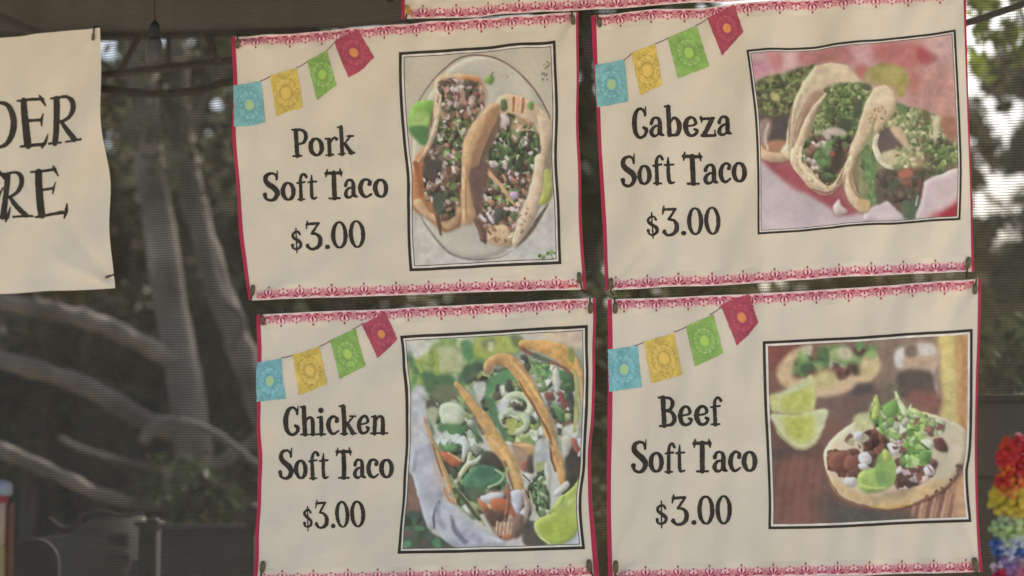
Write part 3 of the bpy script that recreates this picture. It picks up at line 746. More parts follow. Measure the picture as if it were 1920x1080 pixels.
def paint_cabeza():
    c = Canvas(1396, 50, 1812, 448, (184, 136, 122), 37)
    a = Z(1390, 40, 4.153); b = Z(1390, 260, 3.6)
    c.poly(a((60, 220), (420, 200), (420, 400), (250, 420), (100, 600)), (190, 146, 140), 8, 2)
    c.poly(a((200, 260), (340, 250), (330, 380), (260, 400)), (186, 108, 102), 6, 2); c.poly(a((90, 330), (240, 350), (200, 430), (90, 430)), (186, 118, 126), 6, 2)
    c.poly(a((420, 240), (860, 190), (900, 320), (700, 360), (440, 320)), (176, 102, 94), 7, 2); c.poly(a((340, 240), (430, 230), (400, 390), (340, 390)), (198, 152, 142), 5, 2)
    c.poly(a((860, 190), (1020, 180), (1020, 330), (900, 320)), (194, 138, 132), 6, 2); c.poly(a((1030, 170), (1350, 160), (1450, 220), (1420, 350), (1200, 400), (1040, 300)), (176, 96, 86), 7, 2)
    c.poly(a((880, 380), (970, 350), (1000, 430), (940, 450)), (170, 84, 76), 5, 2)
    c.poly(a((1380, 200), (1480, 250), (1560, 275), (1480, 325), (1390, 330)), (152, 58, 60), 3.5, 2); c.poly(a((1450, 140), (1640, 120), (1650, 330), (1560, 330)), (200, 152, 136), 7, 2)
    c.poly(a((1350, 400), (1650, 350), (1680, 780), (1300, 640)), (186, 128, 110), 10, 2); c.poly(a((1300, 380), (1400, 420), (1360, 560), (1290, 500)), (170, 96, 82), 7, 2)
    # tray bottom: red shade, paper
    c.poly(b((110, 60), (420, 100), (900, 300), (1460, 200), (1490, 560), (110, 640)), (160, 84, 82), 4, 2)
    c.poly(b((120, 170), (200, 200), (340, 330), (470, 380), (600, 470), (660, 520), (790, 510), (900, 460), (990, 420), (1070, 470), (1120, 560), (110, 650)), (192, 168, 160), 4, 2, shade=(40, 0.1))
    c.poly(b((130, 130), (260, 170), (380, 220), (480, 320), (600, 380), (700, 430), (780, 500), (690, 500), (560, 430), (420, 350), (230, 230)), (158, 66, 70), 4, 1.5)
    c.poly(b((860, 470), (920, 440), (990, 418), (1060, 455), (1110, 560), (840, 560)), (198, 174, 166), 1.2, 1, shade=(30, 0.08))
    c.poly(b((620, 460), (660, 410), (680, 450), (720, 500), (640, 520)), (204, 176, 160), 1.4, 1)
    # left taco
    fl = a((110, 530), (200, 450), (310, 425), (450, 370), (570, 340), (470, 500), (410, 640), (370, 820), (350, 980), (200, 960), (150, 800))
    c.poly(fl, (86, 84, 54), 1.6); c.poly(a((150, 680), (380, 680), (340, 960), (210, 960)), (74, 64, 56), 4)
    c.cells(a((105, 530), (200, 450), (310, 420), (560, 345), (450, 560), (380, 720), (140, 720)), [(94, 104, 56), (116, 120, 66), (80, 88, 50), (128, 128, 78), (70, 72, 50), (102, 110, 60), (88, 76, 54)], 6.8, 1.3, 0.5, 2.4, 4)
    c.chips(a((110, 520), (310, 425), (560, 345), (440, 560), (360, 700), (140, 700)), 44, [(92, 102, 54), (116, 122, 66), (62, 70, 40), (130, 128, 80), (54, 58, 38)], (1.8, 4.2), 3.4, blur=1.5)
    c.poly(a((240, 570), (290, 570), (300, 620), (250, 620)), (182, 166, 98), 2); c.poly(a((200, 460), (250, 450), (250, 490), (210, 490)), (140, 136, 74), 2)
    c.poly(a((150, 800), (240, 780), (210, 950), (210, 1010), (150, 1000)), (150, 118, 100), 2.5)
    c.poly(a((200, 950), (350, 940), (350, 1060), (250, 1100), (140, 1060)), (170, 112, 80), 2); c.poly(b((120, 30), (180, 90), (300, 100), (370, 60), (340, 140), (230, 165), (130, 130)), (200, 160, 118), 1.6)
    c.line(a((215, 810), (190, 920), (210, 1000)), [2, 3, 2], (196, 170, 146), 1.6)
    # tortilla one
    t1 = a((570, 345), (700, 330), (830, 355), (900, 430), (970, 490), (860, 520), (700, 520), (640, 620), (560, 700), (500, 840), (440, 960), (400, 1100)) + b((300, 130), (270, 90), (300, 40)) + a((345, 980), (370, 780), (410, 620), (470, 480))
    c.poly(t1, (204, 174, 132), 1.3, smooth=False)
    c.poly(a((560, 560), (640, 540), (600, 640), (540, 700), (480, 820), (470, 720)), (164, 122, 92), 3); c.poly(a((500, 700), (530, 680), (490, 800), (440, 920), (420, 900)), (142, 104, 78), 2.5)
    c.line(a((460, 560), (410, 700), (385, 860), (365, 1000)), [1.5, 2.5, 2.8, 2], (216, 186, 146), 1.2); c.line(a((395, 680), (380, 820), (372, 960)), [1.2, 1.6, 1.2], (158, 116, 84), 1.2)
    c.line(a((520, 600), (440, 780), (400, 980)), [1, 1.8, 1.5], (166, 124, 90), 1.4)
    c.poly(a((600, 360), (720, 345), (850, 390), (900, 470), (700, 490), (600, 480)), (210, 182, 140), 5, 1)
    # lime at the back
    c.poly(a((960, 420), (1000, 370), (1090, 335), (1200, 345), (1280, 380), (1310, 470), (1270, 560), (1230, 600), (1180, 520), (1050, 500), (990, 480)), (152, 134, 66), 2.2); c.poly(a((1010, 400), (1150, 370), (1250, 420), (1180, 470)), (164, 146, 74), 5)
    c.poly(a((960, 430), (1020, 410), (1010, 490), (970, 480)), (176, 146, 92), 3)
    # middle taco filling
    c.poly(a((640, 540), (700, 520), (700, 800), (560, 1080), (430, 1080), (470, 860), (560, 660)), (146, 122, 86), 2)
    c.cells(b((380, 60), (480, 20), (780, 20), (700, 240), (600, 335), (480, 280), (400, 180)), [(96, 112, 64), (86, 72, 54), (112, 130, 76), (140, 116, 84), (74, 66, 50), (178, 154, 132), (92, 84, 58)], 9, 1.4, 0.9, 2, 3)
    c.poly(b((700, 260), (800, 60), (900, 60), (880, 460), (800, 480)), (122, 108, 74), 2)
    f2 = a((670, 540), (760, 500), (870, 490), (1010, 510), (990, 600), (950, 720), (905, 860), (820, 1060)) + b((760, 60), (690, 180), (650, 280), (560, 220), (430, 190), (440, 80)) + a((540, 980), (560, 840), (600, 700))
    c.poly(f2, (104, 108, 64), 1.4, smooth=False)
    c.cells(a((660, 540), (770, 495), (880, 490), (1010, 515), (950, 760), (890, 890), (560, 890), (600, 690)), [(114, 130, 68), (144, 150, 88), (90, 108, 60), (164, 162, 104), (76, 88, 52), (126, 138, 74), (100, 120, 64), (96, 88, 62)], 7.2, 1.3, 0.7, 1.6, 4)
    c.chips(a((670, 540), (870, 490), (1010, 520), (940, 760), (880, 880), (560, 880), (600, 700)), 80, [(112, 126, 66), (136, 142, 82), (90, 106, 60), (156, 154, 96), (78, 88, 54), (122, 134, 72)], (1.8, 4.2), 3.4, blur=1.2)
    c.poly(a((740, 770), (860, 770), (850, 850), (760, 860)), (70, 74, 52), 2.5); c.poly(a((880, 660), (960, 620), (920, 760), (880, 780)), (76, 80, 58), 2.5)
    c.poly(a((640, 860), (740, 830), (830, 890), (790, 960), (740, 1010), (680, 960)), (190, 166, 146), 1.8); c.poly(a((570, 890), (650, 860), (660, 980), (600, 980)), (160, 148, 126), 2.2)
    c.cells(b((440, 0), (760, 0), (700, 180), (640, 280), (540, 215), (430, 190)), [(92, 116, 62), (74, 62, 48), (106, 132, 70), (122, 86, 66), (64, 56, 44), (186, 160, 142), (84, 100, 58)], 9, 1.4, 1.2, 2, 3)
    c.chips(b((480, 0), (760, 10), (680, 240), (500, 190)), 12, [(86, 112, 58), (72, 60, 46), (104, 134, 66), (120, 82, 62), (62, 54, 42), (190, 164, 146)], (2.4, 5.4), 2, blur=1.2)
    c.poly(b((530, 40), (600, 60), (620, 170), (530, 180)), (98, 130, 70), 3.5, alpha=0.65); c.poly(b((620, 90), (700, 80), (690, 190), (620, 240)), (72, 58, 46), 2.5); c.dab(b((615, 105))[0], 5, 4, 0, (164, 76, 56), 1.2)
    # tortilla two rim
    c.line(a((660, 570), (570, 680), (510, 800), (470, 920), (430, 1060)) + b((370, 90), (375, 170), (430, 230), (500, 310), (580, 350), (650, 310), (700, 220), (760, 110), (830, 0)), [2.5, 4.5, 6, 7, 9, 9, 10, 12, 12, 9, 6.5, 5, 5, 5], (200, 168, 126), 1.1)
    c.line(b((660, 300), (715, 210), (775, 110), (835, 10)), [4, 4.5, 4.5, 4], (150, 122, 84), 1.6)
    c.line(a((600, 680), (540, 800), (505, 920)), [1, 1.6, 1.6], (150, 116, 84), 1.8)
    c.chips(b((370, 100), (440, 120), (480, 220), (580, 290), (640, 320), (600, 360), (500, 320), (400, 210)), 26, [(222, 196, 156), (170, 130, 92), (186, 150, 108)], (1.2, 3.0), 2.6, 0.9, blur=0.9)
    c.line(b((400, 60), (400, 170), (470, 250), (560, 330)), [2, 3, 3, 2.5], (220, 192, 150), 1.6); c.line(b((480, 340), (580, 370), (650, 335)), [1.5, 2, 1.5], (148, 88, 70), 1.4)
    # right taco: filling, tortilla three
    f3 = a((1200, 640), (1290, 670), (1440, 700), (1520, 740), (1600, 850), (1640, 930), (1660, 1100)) + b((1460, 190), (1400, 240), (1260, 280), (1220, 350), (1200, 530), (1100, 540), (1060, 460), (990, 415), (870, 470), (800, 400), (790, 200), (830, 20)) + a((960, 1000), (1100, 800))
    c.poly(f3, (122, 120, 76), 1.4, smooth=False)
    c.cells(a((1190, 660), (1440, 705), (1560, 790), (1650, 1000), (1650, 1110), (1180, 1110), (1240, 860), (1090, 850)), [(170, 166, 110), (156, 156, 98), (134, 142, 84), (188, 180, 130), (112, 124, 72), (96, 104, 64), (176, 170, 116), (150, 124, 84)], 8.5, 1.3, 0.8, 1.7, 4)
    c.chips(a((1200, 680), (1440, 710), (1560, 800), (1640, 1000), (1640, 1100), (1200, 1100), (1240, 850), (1100, 860)), 84, [(168, 164, 108), (152, 152, 94), (132, 140, 80), (186, 178, 128), (110, 122, 68), (94, 102, 62)], (1.8, 4.6), 3.2, blur=1.2)
    c.cells(b((1250, 20), (1460, 30), (1460, 195), (1380, 240), (1250, 280)), [(114, 130, 70), (138, 148, 84), (92, 106, 60), (102, 88, 64), (158, 162, 102), (84, 92, 58)], 8, 1.2, 0.8, 2, 3)
    c.chips(b((1260, 20), (1450, 40), (1450, 200), (1250, 260)), 8, [(112, 128, 62), (136, 148, 78), (88, 102, 54), (100, 84, 60), (160, 164, 96)], (2.2, 5), 2, blur=1.1)
    c.poly(a((1220, 640), (1290, 670), (1280, 720), (1230, 710)), (84, 110, 62), 2); c.poly(a((1410, 700), (1470, 720), (1470, 790), (1420, 780)), (104, 90, 62), 2)
    c.poly(a((1500, 740), (1560, 760), (1540, 860), (1510, 960), (1490, 880)), (194, 176, 128), 1.8); c.poly(a((1550, 760), (1660, 760), (1680, 940), (1590, 900)), (160, 104, 74), 3)
    c.poly(b((800, 120), (880, 100), (920, 260), (920, 420), (870, 460), (860, 260)), (98, 122, 68), 2); c.chips(b((800, 60), (900, 60), (920, 420), (860, 440)), 26, [(98, 128, 68), (78, 100, 58), (116, 140, 76)], (2.5, 5), 2.2, 1.3, 0.5, blur=1.3)
    c.poly(b((920, 230), (1060, 220), (1240, 200), (1230, 300), (1190, 420), (1100, 500), (1060, 460), (990, 415), (920, 440)), (86, 72, 58), 2.2)
    c.cells(b((910, 230), (1060, 220), (1240, 200), (1230, 300), (1190, 420), (1100, 500), (990, 415)), [(86, 72, 58), (104, 84, 66), (72, 62, 52), (116, 78, 62), (80, 80, 58)], 14, 1.3, 1.2, 2.2, 3, lit=0.3)
    c.chips(b((930, 240), (1220, 220), (1190, 420), (1100, 500), (990, 420)), 10, [(78, 64, 52), (104, 84, 66), (116, 70, 56), (70, 74, 54)], (3, 6), 1.8, blur=1.6)
    c.poly(b((1060, 230), (1130, 200), (1160, 250), (1080, 270)), (166, 90, 66), 2); c.poly(b((1100, 440), (1200, 420), (1190, 540), (1110, 540)), (82, 94, 66), 2); c.line(b((1190, 390), (1180, 450)), [2, 2], (150, 160, 140), 1)
    c.poly(a((1080, 860), (1190, 840), (1260, 960), (1220, 1020), (1080, 1050), (1060, 960)), (92, 74, 66), 2); c.poly(a((1160, 840), (1230, 830), (1300, 930), (1290, 990), (1230, 940)), (198, 158, 118), 2)
    c.poly(b((930, 120), (1040, 70), (1080, 90), (1050, 180), (980, 190)), (194, 174, 126), 1.8); c.poly(b((1060, 80), (1130, 90), (1120, 160), (1060, 160)), (168, 172, 100), 3, alpha=0.7); c.poly(b((1130, 110), (1240, 110), (1230, 190), (1150, 200)), (160, 122, 84), 4, alpha=0.7)
    c.chips(b((1040, 60), (1260, 70), (1240, 210), (1040, 200)), 16, [(176, 170, 112), (120, 96, 70), (190, 174, 134), (112, 122, 70), (196, 160, 130)], (2.2, 5), 2, blur=1.4)
    c.line(a((1060, 890), (1045, 990), (1080, 1070)) + b((905, 60), (930, 130), (970, 180), (1020, 205)), [4, 4.5, 4.5, 5.5, 6, 5, 2.5], (206, 188, 152), 1.1)
    t3 = a((1050, 520), (1120, 505), (1190, 550), (1210, 640), (1190, 730), (1110, 810), (1040, 900), (1000, 900), (960, 990), (880, 1090)) + b((800, 90), (760, 180), (760, 300), (800, 400), (870, 440), (860, 490), (800, 505), (730, 440), (695, 340), (690, 240), (740, 110)) + a((830, 1050), (890, 900), (930, 780), (970, 640))
    c.poly(t3, (201, 170, 126), 1.2, smooth=False)
    c.poly(a((1050, 540), (1160, 540), (1190, 640), (1100, 660), (1020, 680)), (212, 184, 142), 4)
    c.chips(a((1040, 650), (1150, 660), (1100, 780), (1000, 860), (980, 780)), 24, [(166, 128, 84), (184, 150, 104), (150, 112, 74)], (1.2, 2.8), 2.4, 2.2)
    c.line(a((960, 720), (920, 860), (860, 1000)) + b((760, 90), (715, 220), (720, 350), (780, 460)), [1.2, 2, 2, 2.2, 2.6, 3, 2], (218, 190, 146), 1.5)
    c.line(b((790, 130), (745, 240), (755, 340), (830, 440)), [1.2, 1.8, 1.8, 1.5], (154, 112, 74), 1.4); c.line(b((700, 250), (700, 360), (740, 450), (800, 500)), [1, 1.4, 1.6, 1], (150, 100, 76), 1.3); c.poly(b((790, 420), (865, 430), (860, 490), (800, 495)), (206, 164, 106), 2)
    c.line(a((1040, 780), (1010, 900), (960, 980)), [2, 3, 2], (128, 130, 76), 2)
    # paper at the right and the red corner
    c.poly(b((1230, 320), (1250, 285), (1340, 250), (1480, 225), (1490, 560), (1195, 560), (1210, 440)), (196, 168, 158), 1.4, 1, shade=(30, 0.1))
    c.poly(b((1260, 540), (1360, 490), (1440, 440), (1490, 400), (1490, 560)), (170, 62, 64), 5, 1.5); c.poly(b((1340, 530), (1420, 470), (1490, 430), (1490, 560)), (148, 30, 42), 3, 1.5)
    c.grain()
    return c

def paint_beef():
    c = Canvas(1425, 608, 1834, 998, (118, 78, 64), 53)
    a = Z(1420, 600, 4.571); b = Z(1420, 800, 3.857)
    c.poly(a((950, 170), (1560, 150), (1560, 700), (1000, 720), (950, 500)), (136, 108, 84), 8, 2)
    c.poly(a((80, 220), (420, 220), (300, 400), (90, 420)), (122, 66, 54), 5, 2); c.poly(a((480, 640), (1000, 560), (1100, 700), (800, 900), (600, 800)), (112, 84, 70), 6, 2)
    c.poly(a((800, 560), (960, 530), (1000, 620), (800, 640)), (78, 68, 60), 5, 2)
    c.poly(b((60, -100), (200, 100), (420, 130), (560, 60), (500, 200), (560, 520), (100, 480)), (100, 68, 54), 10, 2)
    c.poly(b((90, 180), (400, 170), (300, 260), (130, 250)), (80, 66, 54), 7, 2); c.poly(b((130, 320), (480, 260), (560, 520), (480, 690), (110, 700)), (122, 76, 62), 10, 2)
    c.poly(b((420, 500), (620, 560), (720, 690), (480, 700)), (90, 72, 60), 9, 2); c.poly(b((180, 260), (340, 200), (300, 380), (200, 400)), (136, 80, 64), 9, 2)
    for k in range(16):
        x = 110 + 34 * k
        c.line(b((x + 30, 200), (x - 10, 420), (x - 30, 700)), [0.8, 1.2, 0.8], (100, 62, 50) if k % 2 else (132, 88, 70), 2.0, 1.5, alpha=0.4)
    # gold glass at the right
    c.poly(a((1550, 130), (1720, 120), (1720, 1100), (1560, 900), (1590, 600)), (212, 182, 100), 4, 1); c.poly(a((1700, 120), (1830, 110), (1830, 1150), (1720, 1100)), (198, 142, 80), 3, 1)
    c.poly(a((1600, 400), (1690, 400), (1690, 900), (1600, 820)), (214, 188, 108), 6, 1); c.line(a((1770, 150), (1780, 500), (1760, 900)), [5, 6, 5], (186, 128, 74), 4)
    c.line(a((1550, 300), (1500, 450), (1540, 650)), [5, 4, 4], (194, 160, 150), 4)
    # cup
    c.poly(a((1190, 270), (1290, 230), (1480, 200), (1560, 270), (1520, 420), (1250, 430), (1190, 400)), (176, 148, 118), 3); c.poly(a((1190, 270), (1270, 250), (1250, 400), (1190, 390)), (208, 194, 176), 2.5); c.poly(a((1370, 220), (1500, 210), (1530, 290), (1400, 310)), (204, 188, 168), 4)
    c.poly(a((1280, 230), (1370, 230), (1360, 320), (1280, 320)), (112, 92, 74), 3); c.poly(a((1270, 340), (1500, 330), (1490, 390), (1280, 400)), (178, 140, 104), 4)
    c.poly(a((1220, 450), (1480, 440), (1520, 560), (1500, 660), (1280, 680), (1200, 600)), (82, 68, 58), 3.5); c.poly(a((1300, 620), (1540, 620), (1560, 740), (1420, 760), (1320, 720)), (128, 78, 66), 5)
    c.poly(a((1070, 560), (1200, 540), (1180, 680), (1070, 720)), (112, 96, 76), 5)
    # taco behind
    c.poly(a((170, 430), (220, 340), (330, 250), (500, 230), (760, 215), (960, 210), (1040, 320), (1060, 410), (980, 520), (860, 550), (760, 620), (640, 660), (490, 660), (300, 600), (200, 540)), (204, 166, 118), 3)
    c.poly(a((310, 420), (350, 330), (480, 300), (500, 240), (930, 215), (1000, 300), (920, 440), (760, 480), (520, 430), (400, 500), (310, 470)), (112, 96, 66), 4)
    c.cells(a((310, 450), (350, 320), (540, 235), (980, 210), (990, 320), (820, 410), (600, 410), (370, 490)), [(108, 140, 74), (92, 122, 68), (134, 160, 84), (150, 166, 96), (78, 96, 62), (186, 176, 136), (110, 70, 58)], 26, 1.2, 0.3, 4, 3, lit=0.3)
    c.chips(a((310, 440), (360, 320), (540, 240), (980, 210), (980, 320), (820, 400), (600, 400), (360, 480)), 8, [(108, 142, 70), (92, 124, 66), (134, 164, 82), (150, 168, 92), (70, 92, 58)], (6, 13), 1.7, blur=3.5)
    c.chips(a((360, 430), (520, 400), (900, 390), (850, 480), (700, 480), (420, 500)), 12, [(122, 66, 56), (98, 62, 52), (84, 60, 48)], (6, 11), 2, blur=3.2)
    c.poly(a((390, 230), (480, 225), (480, 300), (400, 300)), (202, 188, 150), 3.5); c.poly(a((700, 240), (800, 240), (800, 330), (720, 340)), (200, 180, 140), 4); c.poly(a((480, 230), (520, 228), (520, 330), (480, 330)), (124, 82, 58), 2.5)
    c.poly(a((520, 450), (640, 430), (690, 540), (560, 580), (490, 540)), (194, 176, 108), 4); c.poly(a((900, 330), (1000, 330), (1040, 420), (950, 500), (890, 460)), (206, 178, 118), 4)
    # two lime wedges
    c.poly(a((105, 650), (260, 600), (400, 510), (490, 480), (490, 780), (300, 800), (140, 790), (110, 720)), (194, 188, 112), 2.2); c.poly(a((230, 620), (460, 590), (460, 770), (240, 780)), (190, 184, 80), 5, 1)
    c.poly(a((120, 640), (260, 600), (400, 520), (470, 500), (420, 560), (260, 640)), (204, 196, 146), 3.5, 1)
    lime = a((120, 805), (340, 810), (595, 765), (590, 880)) + b((470, 40), (420, 120), (340, 165), (250, 140), (165, 65), (130, 0))
    c.poly(lime, (202, 198, 140), 1.8); c.poly(a((230, 830), (480, 825), (500, 930)) + b((410, 70), (340, 120), (250, 90), (200, 20)), (192, 186, 76), 5, 1)
    c.line(b((140, 10), (200, 90), (300, 160), (420, 125), (470, 40)), [1, 1.5, 2, 1.5, 1], (164, 150, 92), 2)
    # the near taco
    c.poly(b((500, 300), (560, 520), (760, 600), (1120, 620), (1480, 420), (1500, 700), (640, 700), (500, 520)), (88, 72, 60), 6, 1)
    for k in range(15):
        x = 1115 + 27 * k
        c.line(b((x + 60, 400), (x, 680)), [3.2, 3.4], [(176, 118, 88), (132, 84, 66), (190, 138, 100)][k % 3], 1.6)
    c.poly(b((640, 590), (1120, 640), (1110, 700), (600, 700)), (82, 74, 62), 5, 1); c.poly(b((1430, 420), (1530, 330), (1530, 670), (1440, 670)), (192, 142, 96), 5, 1)
    tort = b((485, 230), (505, 140), (570, 60), (700, -30), (860, -80), (1000, -120), (1150, -120), (1330, -70), (1480, 0), (1520, 80), (1510, 200), (1460, 310), (1390, 420), (1270, 500), (1120, 560), (980, 595), (860, 590), (700, 555), (590, 500), (520, 380))
    c.poly(tort, (210, 186, 144), 1.2, 1.2, shade=(34, 0.1))
    c.poly(b((540, 380), (760, 480), (1000, 500), (1250, 400), (1380, 380), (1250, 500), (1000, 585), (800, 570), (620, 500)), (206, 166, 108), 4, 1.5); c.poly(b((900, 480), (1150, 440), (1050, 520), (930, 520)), (164, 134, 92), 5, 1.5)
    c.line(b((505, 340), (545, 430), (610, 510), (700, 555), (820, 585)), [1.2, 1.8, 2.4, 2.4, 2], (142, 88, 60), 1.2, 1.2); c.line(b((820, 585), (960, 597), (1100, 570), (1250, 510), (1370, 440), (1450, 340)), [2, 2, 2.2, 3, 3.2, 1.5], (126, 76, 58), 1.2, 1.5)
    c.line(b((830, 575), (1000, 580), (1120, 550)), [2, 2.5, 2], (214, 164, 82), 1.4); c.chips(b((1200, 500), (1380, 410), (1450, 300), (1470, 320), (1390, 440), (1220, 540)), 14, [(120, 66, 50), (90, 60, 48), (160, 96, 70)], (1.5, 3.2))
    c.poly(b((1440, 270), (1480, 275), (1475, 300), (1445, 300)), (84, 68, 52), 1.2)
    # filling
    c.poly(b((820, 60), (940, 20), (960, 160), (900, 260), (820, 290), (770, 180)), (98, 64, 52), 2); c.poly(b((1000, 240), (1280, 240), (1270, 340), (1150, 430), (1010, 440)), (104, 72, 58), 2.5)
    meat = [(108, 66, 50), (92, 58, 46), (128, 78, 58), (78, 54, 44), (120, 62, 50)]
    c.chips(b((520, 190), (740, 170), (750, 360), (620, 350), (520, 280)), 18, meat, (5, 9), 1.4, blur=1.0); c.chips(b((780, 30), (940, 10), (930, 260), (820, 290)), 24, meat, (4, 8), 1.6, blur=1.0)
    c.cells(b((515, 200), (620, 175), (740, 170), (755, 360), (640, 360), (520, 300)), [(118, 70, 54), (98, 62, 48), (136, 82, 62), (84, 58, 46)], 17, 1.1, 0.4, 1.2, 2)
    c.cells(b((775, 50), (860, 15), (950, 0), (955, 170), (900, 270), (815, 295), (765, 190)), [(112, 68, 54), (92, 58, 48), (130, 76, 58), (78, 56, 46), (150, 70, 56), (104, 72, 60)], 13, 1.5, 1.3, 1.2, 2)
    c.cells(b((1000, 240), (1285, 240), (1265, 345), (1150, 430), (1005, 440)), [(108, 74, 60), (90, 64, 52), (126, 84, 68), (80, 60, 50), (196, 166, 152)], 13, 1.4, 0.6, 1.6, 2)
    c.poly(b((520, 240), (560, 185), (640, 180), (640, 290), (600, 335), (530, 300)), (124, 72, 54), 1.2); c.poly(b((640, 220), (710, 215), (730, 280), (690, 320), (630, 300)), (132, 76, 58), 1.2); c.poly(b((680, 310), (750, 300), (750, 360), (670, 365)), (96, 60, 48), 1.2)
    c.poly(b((1270, 95), (1340, 80), (1375, 180), (1290, 160)), (108, 62, 52), 1.1); c.poly(a((1060, 860), (1100, 850), (1115, 920), (1060, 960)), (138, 62, 54), 1.4)
    c.chips(b((1010, 240), (1280, 240), (1260, 350), (1020, 430)), 22, meat + [(196, 160, 150)], (3.5, 7), 1.8, blur=1.1)
    c.poly(a((830, 830), (960, 800), (980, 900), (860, 960)), (194, 188, 124), 2.5); c.chips(b((640, 40), (800, 20), (780, 160), (680, 180)), 16, [(206, 196, 168), (190, 174, 126), (120, 82, 64)], (3, 7), 1.8, blur=1.3)
    # lettuce, cilantro
    top = a((1000, 900), (960, 800), (1020, 640), (1060, 740), (1180, 680), (1190, 610), (1250, 730), (1350, 760), (1500, 860), (1560, 960), (1300, 1010), (1120, 1000))
    c.poly(top, (158, 174, 98), 1.6)
    c.cells(top, [(150, 176, 88), (174, 186, 110), (122, 154, 72), (190, 194, 140), (104, 136, 66), (160, 182, 96)], 11, 1.6, 1.0, 1.6, 3)
    c.chips(top, 44, [(142, 172, 80), (168, 182, 100), (116, 152, 66), (188, 192, 134), (84, 116, 54), (204, 206, 156)], (2.2, 5.5), 3.2, blur=1.0)
    c.line(a((1025, 650), (1030, 740), (1010, 820)), [2, 5, 7], (174, 182, 82), 1.2); c.line(a((1190, 620), (1230, 720), (1270, 800)), [2, 5, 6], (196, 200, 142), 1.4); c.poly(a((1080, 740), (1190, 690), (1200, 800), (1110, 830)), (116, 158, 72), 1.6)
    c.cells(b((930, -60), (1100, -70), (1340, -40), (1330, 60), (1180, 60), (960, 110)), [(152, 178, 92), (124, 158, 76), (176, 188, 116), (200, 196, 156), (134, 92, 74), (188, 184, 140)], 13, 1.3, 0.8, 1.6, 3)
    c.chips(b((940, -60), (1340, -40), (1320, 60), (960, 100)), 10, [(150, 176, 84), (122, 158, 70), (176, 188, 110), (200, 196, 156), (130, 80, 66)], (3, 7), 1.8, blur=1.1)
    gl = b((1060, 40), (1180, 30), (1260, 170), (1240, 250), (1130, 285), (1030, 260))
    c.cells(gl, [(140, 172, 82), (122, 158, 70), (162, 186, 100), (102, 136, 62), (176, 192, 122)], 12, 1.6, 1.1, 1.4, 3); c.chips(gl, 16, [(122, 158, 66), (160, 186, 96), (98, 132, 58), (176, 192, 118)], (3, 7), 1.7, blur=1.1)
    c.poly(b((1180, 180), (1250, 190), (1240, 250), (1180, 250)), (98, 138, 66), 1.5); c.poly(b((1190, 90), (1270, 100), (1270, 150), (1220, 150)), (202, 204, 164), 1.5); c.line(b((1190, 125), (1240, 165)), [1.5, 1.5], (70, 76, 52), 1.0)
    gl2 = b((720, 400), (760, 310), (850, 290), (890, 210), (930, 160), (1005, 270), (1000, 390), (930, 450), (780, 475))
    c.poly(gl2, (162, 182, 84), 1.3); c.poly(b((860, 250), (930, 180), (1000, 270), (990, 390), (880, 420)), (142, 172, 78), 1.8); c.poly(b((870, 330), (980, 330), (960, 410), (880, 420)), (124, 154, 78), 2.2)
    c.line(b((740, 420), (820, 440), (930, 440)), [3, 3, 2], (188, 200, 96), 1.6); c.poly(b((910, 180), (940, 165), (960, 230), (920, 250)), (186, 190, 84), 1.6)
    # onion
    for q in (((735, 210), (790, 175), (830, 240), (800, 285), (745, 265)), ((730, 270), (780, 265), (800, 300), (750, 310)), ((940, 130), (990, 120), (1025, 180), (990, 205)), ((1200, 300), (1260, 280), (1280, 340), (1230, 350)), ((640, 375), (710, 370), (705, 425), (640, 420)), ((1010, 310), (1050, 300), (1040, 330), (1010, 340)), ((700, 40), (760, 35), (750, 95), (700, 90))):
        c.poly(b(*q), (208, 192, 178), 1.1)
    c.line(b((1235, 290), (1260, 330)), [1.5, 1.5], (150, 90, 84), 1.2); c.chips(b((980, 100), (1080, 60), (1060, 200), (1000, 220)), 10, [(204, 184, 172), (120, 76, 66), (170, 130, 120)], (2.5, 5), 1.6)
    c.grain()
    return c

# ------------------------------------------------------------------ field -> flat print mesh (marching squares in photo units, laid on the cloth)
def contour(F, X, Y, merge=6):
    """F<0 is ink; returns points and faces"""
    H, W = F.shape
    pts = []; idx = {}; faces = []
    def vert(i, j):
        k = (i, j)
        if k not in idx:
            idx[k] = len(pts); pts.append((X[j, i], Y[j, i]))
        return idx[k]
    def cut(i0, j0, i1, j1):
        k = (i0, j0, i1, j1) if (i0, j0) < (i1, j1) else (i1, j1, i0, j0)
        if k not in idx:
            a, b = F[j0, i0], F[j1, i1]
            t = a / (a - b)
            idx[k] = len(pts)
            pts.append((X[j0, i0] + t * (X[j1, i1] - X[j0, i0]), Y[j0, i0] + t * (Y[j1, i1] - Y[j0, i0])))
        return idx[k]
    ins = F < 0
    cnt = ins[:-1, :-1].astype(int) + ins[1:, :-1] + ins[:-1, 1:] + ins[1:, 1:]
    for j in range(H - 1):
        row = cnt[j]
        nz = np.nonzero(row)[0]
        i = 0
        k = 0
        while k < len(nz):
            i = nz[k]
            if row[i] == 4:
                e = i
                while k + 1 < len(nz) and nz[k+1] == e + 1 and row[e+1] == 4 and e - i < merge - 1:
                    e += 1; k += 1
                faces.append((vert(i, j), vert(e+1, j), vert(e+1, j+1), vert(i, j+1)))
            else:
                c = [(i, j), (i+1, j), (i+1, j+1), (i, j+1)]
                f = []
                for q in range(4):
                    a, b = c[q], c[(q+1) % 4]
                    ia, ib = ins[a[1], a[0]], ins[b[1], b[0]]
                    if ia: f.append(vert(*a))
                    if ia != ib: f.append(cut(*a, *b))
                if len(f) >= 3: faces.append(tuple(f))
            k += 1
    return np.array(pts), faces

